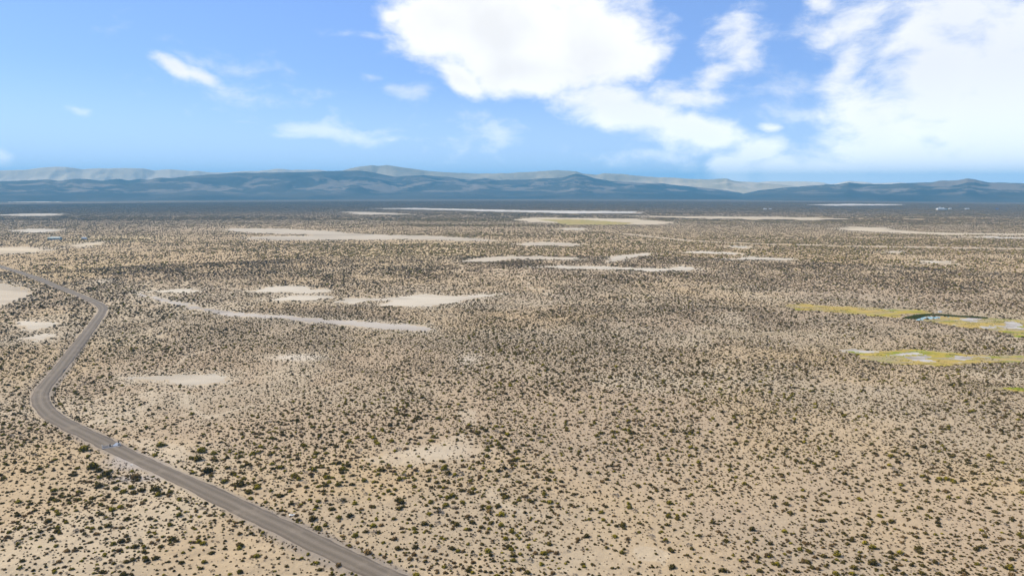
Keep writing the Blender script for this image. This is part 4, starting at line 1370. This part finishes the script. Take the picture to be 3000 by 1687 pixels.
# ------------------------------------------------------------------ small scattered things
def rock_mesh(seed, material, flat=0.6):
    r = random.Random(seed)
    V, Fc = [], []
    seg, rings = 10, 5
    for i in range(rings):
        e = -0.2 + i / rings * 1.6
        for j in range(seg):
            a = j / seg * 6.283
            q = 0.5 * r.uniform(0.78, 1.1)
            V.append((math.cos(a) * math.cos(e) * q, math.sin(a) * math.cos(e) * q, math.sin(e) * flat * q * 1.6))
    V.append((0, 0, flat * 0.78))
    for i in range(rings - 1):
        for j in range(seg):
            a, b = i * seg + j, i * seg + (j + 1) % seg
            Fc.append((a, b, b + seg, a + seg))
    for j in range(seg):
        Fc.append(((rings - 1) * seg + j, (rings - 1) * seg + (j + 1) % seg, len(V) - 1))
    return new_mesh('rock', V, Fc, material)


def rag_mesh(seed, material, nx=14, ny=8):
    """a crumpled sheet lying on the ground"""
    r = random.Random(seed)
    V = [((i / (nx - 1) - 0.5) + r.uniform(-0.03, 0.03), (j / (ny - 1) - 0.5) * 0.6 + r.uniform(-0.03, 0.03), abs(r.gauss(0.06, 0.07))) for i in range(nx) for j in range(ny)]
    Fc = [(i * ny + j, (i + 1) * ny + j, (i + 1) * ny + j + 1, i * ny + j + 1) for i in range(nx - 1) for j in range(ny - 1) if r.random() > 0.12]
    return new_mesh('sheet', V, Fc, material)


def on_ground(o, px, py, s):
    X, Y = ground_at(px, py)
    o.location = (X, Y, float(ground_z(X, Y)[0]) + 0.02)
    o.scale = s


M_ROCKP = plain('pale_rock', (0.52, 0.53, 0.56), 0.9)
o = add('pale_boulder', rock_mesh(3, M_ROCKP), label='pale bluish boulder on the bank above the turquoise pool', cat='boulder')
on_ground(o, 2754, 914, (3.4, 2.4, 2.0))
o = add('plastic_sheet', rag_mesh(4, M_WHITE), label='crumpled white plastic sheet among shrubs right of the lower road', cat='litter')
on_ground(o, 858, 1507, (2.2, 1.6, 1.2))
o = add('plastic_scrap', rag_mesh(6, M_WHITE, 8, 5), label='scrap of white plastic on the gravel turnout', cat='litter')
on_ground(o, 385, 1361, (0.8, 0.7, 0.6))
o = add('stone', rock_mesh(8, M_ROCKP), label='single pale stone on bare sand near the bottom edge', cat='stone')
on_ground(o, 1190, 1636, (0.4, 0.35, 0.3))
o = add('mossy_stone', rock_mesh(9, plain('blue_rock', (0.30, 0.50, 0.55), 0.8)), label='small turquoise stone-like spot at the right end of the pool', cat='stone')
on_ground(o, 2779, 929, (1.6, 1.2, 0.5))


# ------------------------------------------------------------------ far buildings
def gable(name, px, py, length, depth, eave, ridge, wall, roof, label, cat='building', rz=0.0, windows=3, group=None):
    X, Y = ground_at(px, py)
    t = add(name, None, loc=(X, Y, float(ground_z(X, Y)[0])), rz=rz, label=label, cat=cat, group=group)
    l, d = length / 2, depth / 2
    V = [(-l, -d, -0.3), (l, -d, -0.3), (l, d, -0.3), (-l, d, -0.3), (-l, -d, eave), (l, -d, eave), (l, d, eave), (-l, d, eave), (-l, 0, ridge - 0.1), (l, 0, ridge - 0.1)]
    add('wall', new_mesh('wall', V, [(0, 1, 5, 4), (2, 3, 7, 6), (1, 2, 6, 9, 5), (3, 0, 4, 8, 7)], wall), t)
    e = 0.5
    V = []
    for lift in (0.0, 0.18):
        V += [(-l - e, -d - e, eave - 0.15 + lift), (l + e, -d - e, eave - 0.15 + lift), (l + e, 0, ridge + lift), (-l - e, 0, ridge + lift), (l + e, d + e, eave - 0.15 + lift), (-l - e, d + e, eave - 0.15 + lift)]
    add('roof', new_mesh('roof', V, [(3, 2, 1, 0), (5, 4, 2, 3), (6, 7, 8, 9), (9, 8, 10, 11), (0, 1, 7, 6), (4, 5, 11, 10), (1, 2, 8, 7), (2, 4, 10, 8), (3, 0, 6, 9), (5, 3, 9, 11)], roof), t)
    dm = plain('door_paint', (0.16, 0.15, 0.15), 0.6)
    add('door', box_mesh([((-l * 0.15, -d - 0.03, 1.05), (1.2, 0.12, 2.1))], dm), t)
    for i in range(windows):
        wx = -l * 0.75 + (i + 0.0) * (1.5 * l / max(windows - 1, 1))
        if abs(wx + l * 0.15) < 1.5:
            wx += 2.0
        add('window', box_mesh([((wx, -d - 0.02, 1.6), (1.3, 0.1, 1.0))], M_GLASS), t)
    return t


M_GLASS = plain('dark_glass', (0.03, 0.04, 0.05), 0.1)
M_WALLW = plain('white_siding', (0.52, 0.52, 0.51), 0.7, 0, 0.1)
M_ROOFW = plain('white_metal_roof', (0.50, 0.51, 0.51), 0.6, 0.0, 0.1)
M_ROOFB = plain('blue_metal_roof', (0.25, 0.31, 0.30), 0.45, 0.0, 0.15)
M_ROOFG = plain('green_metal_roof', (0.10, 0.17, 0.16), 0.5, 0.0, 0.15)
M_SILO = plain('galvanised_silo', (0.62, 0.58, 0.46), 0.4, 0.2)
gable('barn', 2755, 615, 30, 14, 5.0, 8.0, M_WALLW, M_ROOFW, 'long white barn with a silo beside it on the far right plain', windows=5)
gable('shed', 2771, 614.5, 9, 7, 3.0, 4.6, M_WALLW, M_ROOFG, 'small green-roofed shed just right of the white barn', windows=2)
gable('ranch_house', 2783, 613.5, 10, 8, 3.4, 5.2, M_WALLW, M_ROOFW, 'small white house, second building right of the white barn', windows=2)
gable('ranch_shed', 2833, 613.5, 16, 8, 3.0, 4.6, M_WALLW, M_ROOFW, 'low white shed, rightmost of the far ranch buildings', windows=3)
gable('blue_shed', 2921, 613.5, 8, 6, 3.0, 4.2, plain('blue_siding', (0.07, 0.10, 0.32), 0.6), plain('blue_roof', (0.06, 0.08, 0.28), 0.5), 'small deep blue shed alone near the right edge of the far plain', windows=1)
gable('cabin', 2241, 614, 12, 7, 3.0, 4.8, M_WALLW, M_ROOFW, 'tiny pale cabin far off, left one of two below the butte', windows=2)
gable('cabin', 2256, 614, 10, 7, 3.0, 4.6, plain('brown_siding', (0.30, 0.24, 0.20), 0.8), M_ROOFW, 'tiny brown cabin far off, right one of two below the butte', windows=2)
gable('farmhouse', 164, 702, 18, 8, 3.0, 5.0, plain('pale_blue_siding', (0.32, 0.36, 0.35), 0.7), M_ROOFB, 'long turquoise-roofed house above the road on the left', windows=4)
gable('garage', 150, 702, 9, 7, 2.8, 4.4, plain('grey_siding', (0.22, 0.26, 0.28), 0.7), M_ROOFG, 'dark garage at the left end of the turquoise-roofed house', windows=1)
gable('trailer', 247, 701, 8, 4, 2.8, 3.4, plain('trailer_siding', (0.50, 0.55, 0.62), 0.6), plain('trailer_roof', (0.45, 0.52, 0.60), 0.5), 'small grey-blue trailer right of the turquoise-roofed house', cat='trailer', windows=2)
for sx_, hh, lab in ((2753, 12, 'slim pale silo standing at the middle of the white barn'), (2763, 10, 'stout yellowish silo at the right end of the white barn')):
    X, Y = ground_at(sx_, 614)
    t = add('silo', None, loc=(X, Y, float(ground_z(X, Y)[0])), label=lab, cat='silo')
    add('drum', rod_mesh((0, 0, -0.3), (0, 0, hh - 2), 2.0, M_SILO, 16), t)
    add('cone_roof', rod_mesh((0, 0, hh - 2), (0, 0, hh), 2.1, M_ROOFW, 16, 0.2), t)

# ------------------------------------------------------------------ air
def haze():
    m = bpy.data.materials.new('haze_air')
    m.use_nodes = True
    N = Nodes(m.node_tree)
    v = N.n('ShaderNodeVolumePrincipled', {'Color': (*HAZE_COLOR, 1), 'Density': HAZE_DENSITY, 'Anisotropy': 0.0})
    o = N.n('ShaderNodeOutputMaterial')
    N.link(v.outputs[0], o.inputs['Volume'])
    r, z0, z1 = 16500.0, -15.0, 395.0
    V = [(-r, -r, z0), (r, -r, z0), (r, r, z0), (-r, r, z0), (-r, -r, z1), (r, -r, z1), (r, r, z1), (-r, r, z1)]
    me = new_mesh('haze', V, [(3, 2, 1, 0), (4, 5, 6, 7), (0, 1, 5, 4), (1, 2, 6, 5), (2, 3, 7, 6), (3, 0, 4, 7)], m)
    add('haze', me, label='thin blue haze filling the air over the plain', kind='stuff')


HAZE_COLOR = (0.16, 0.53, 0.88)
HAZE_DENSITY = 9.2e-5
haze()
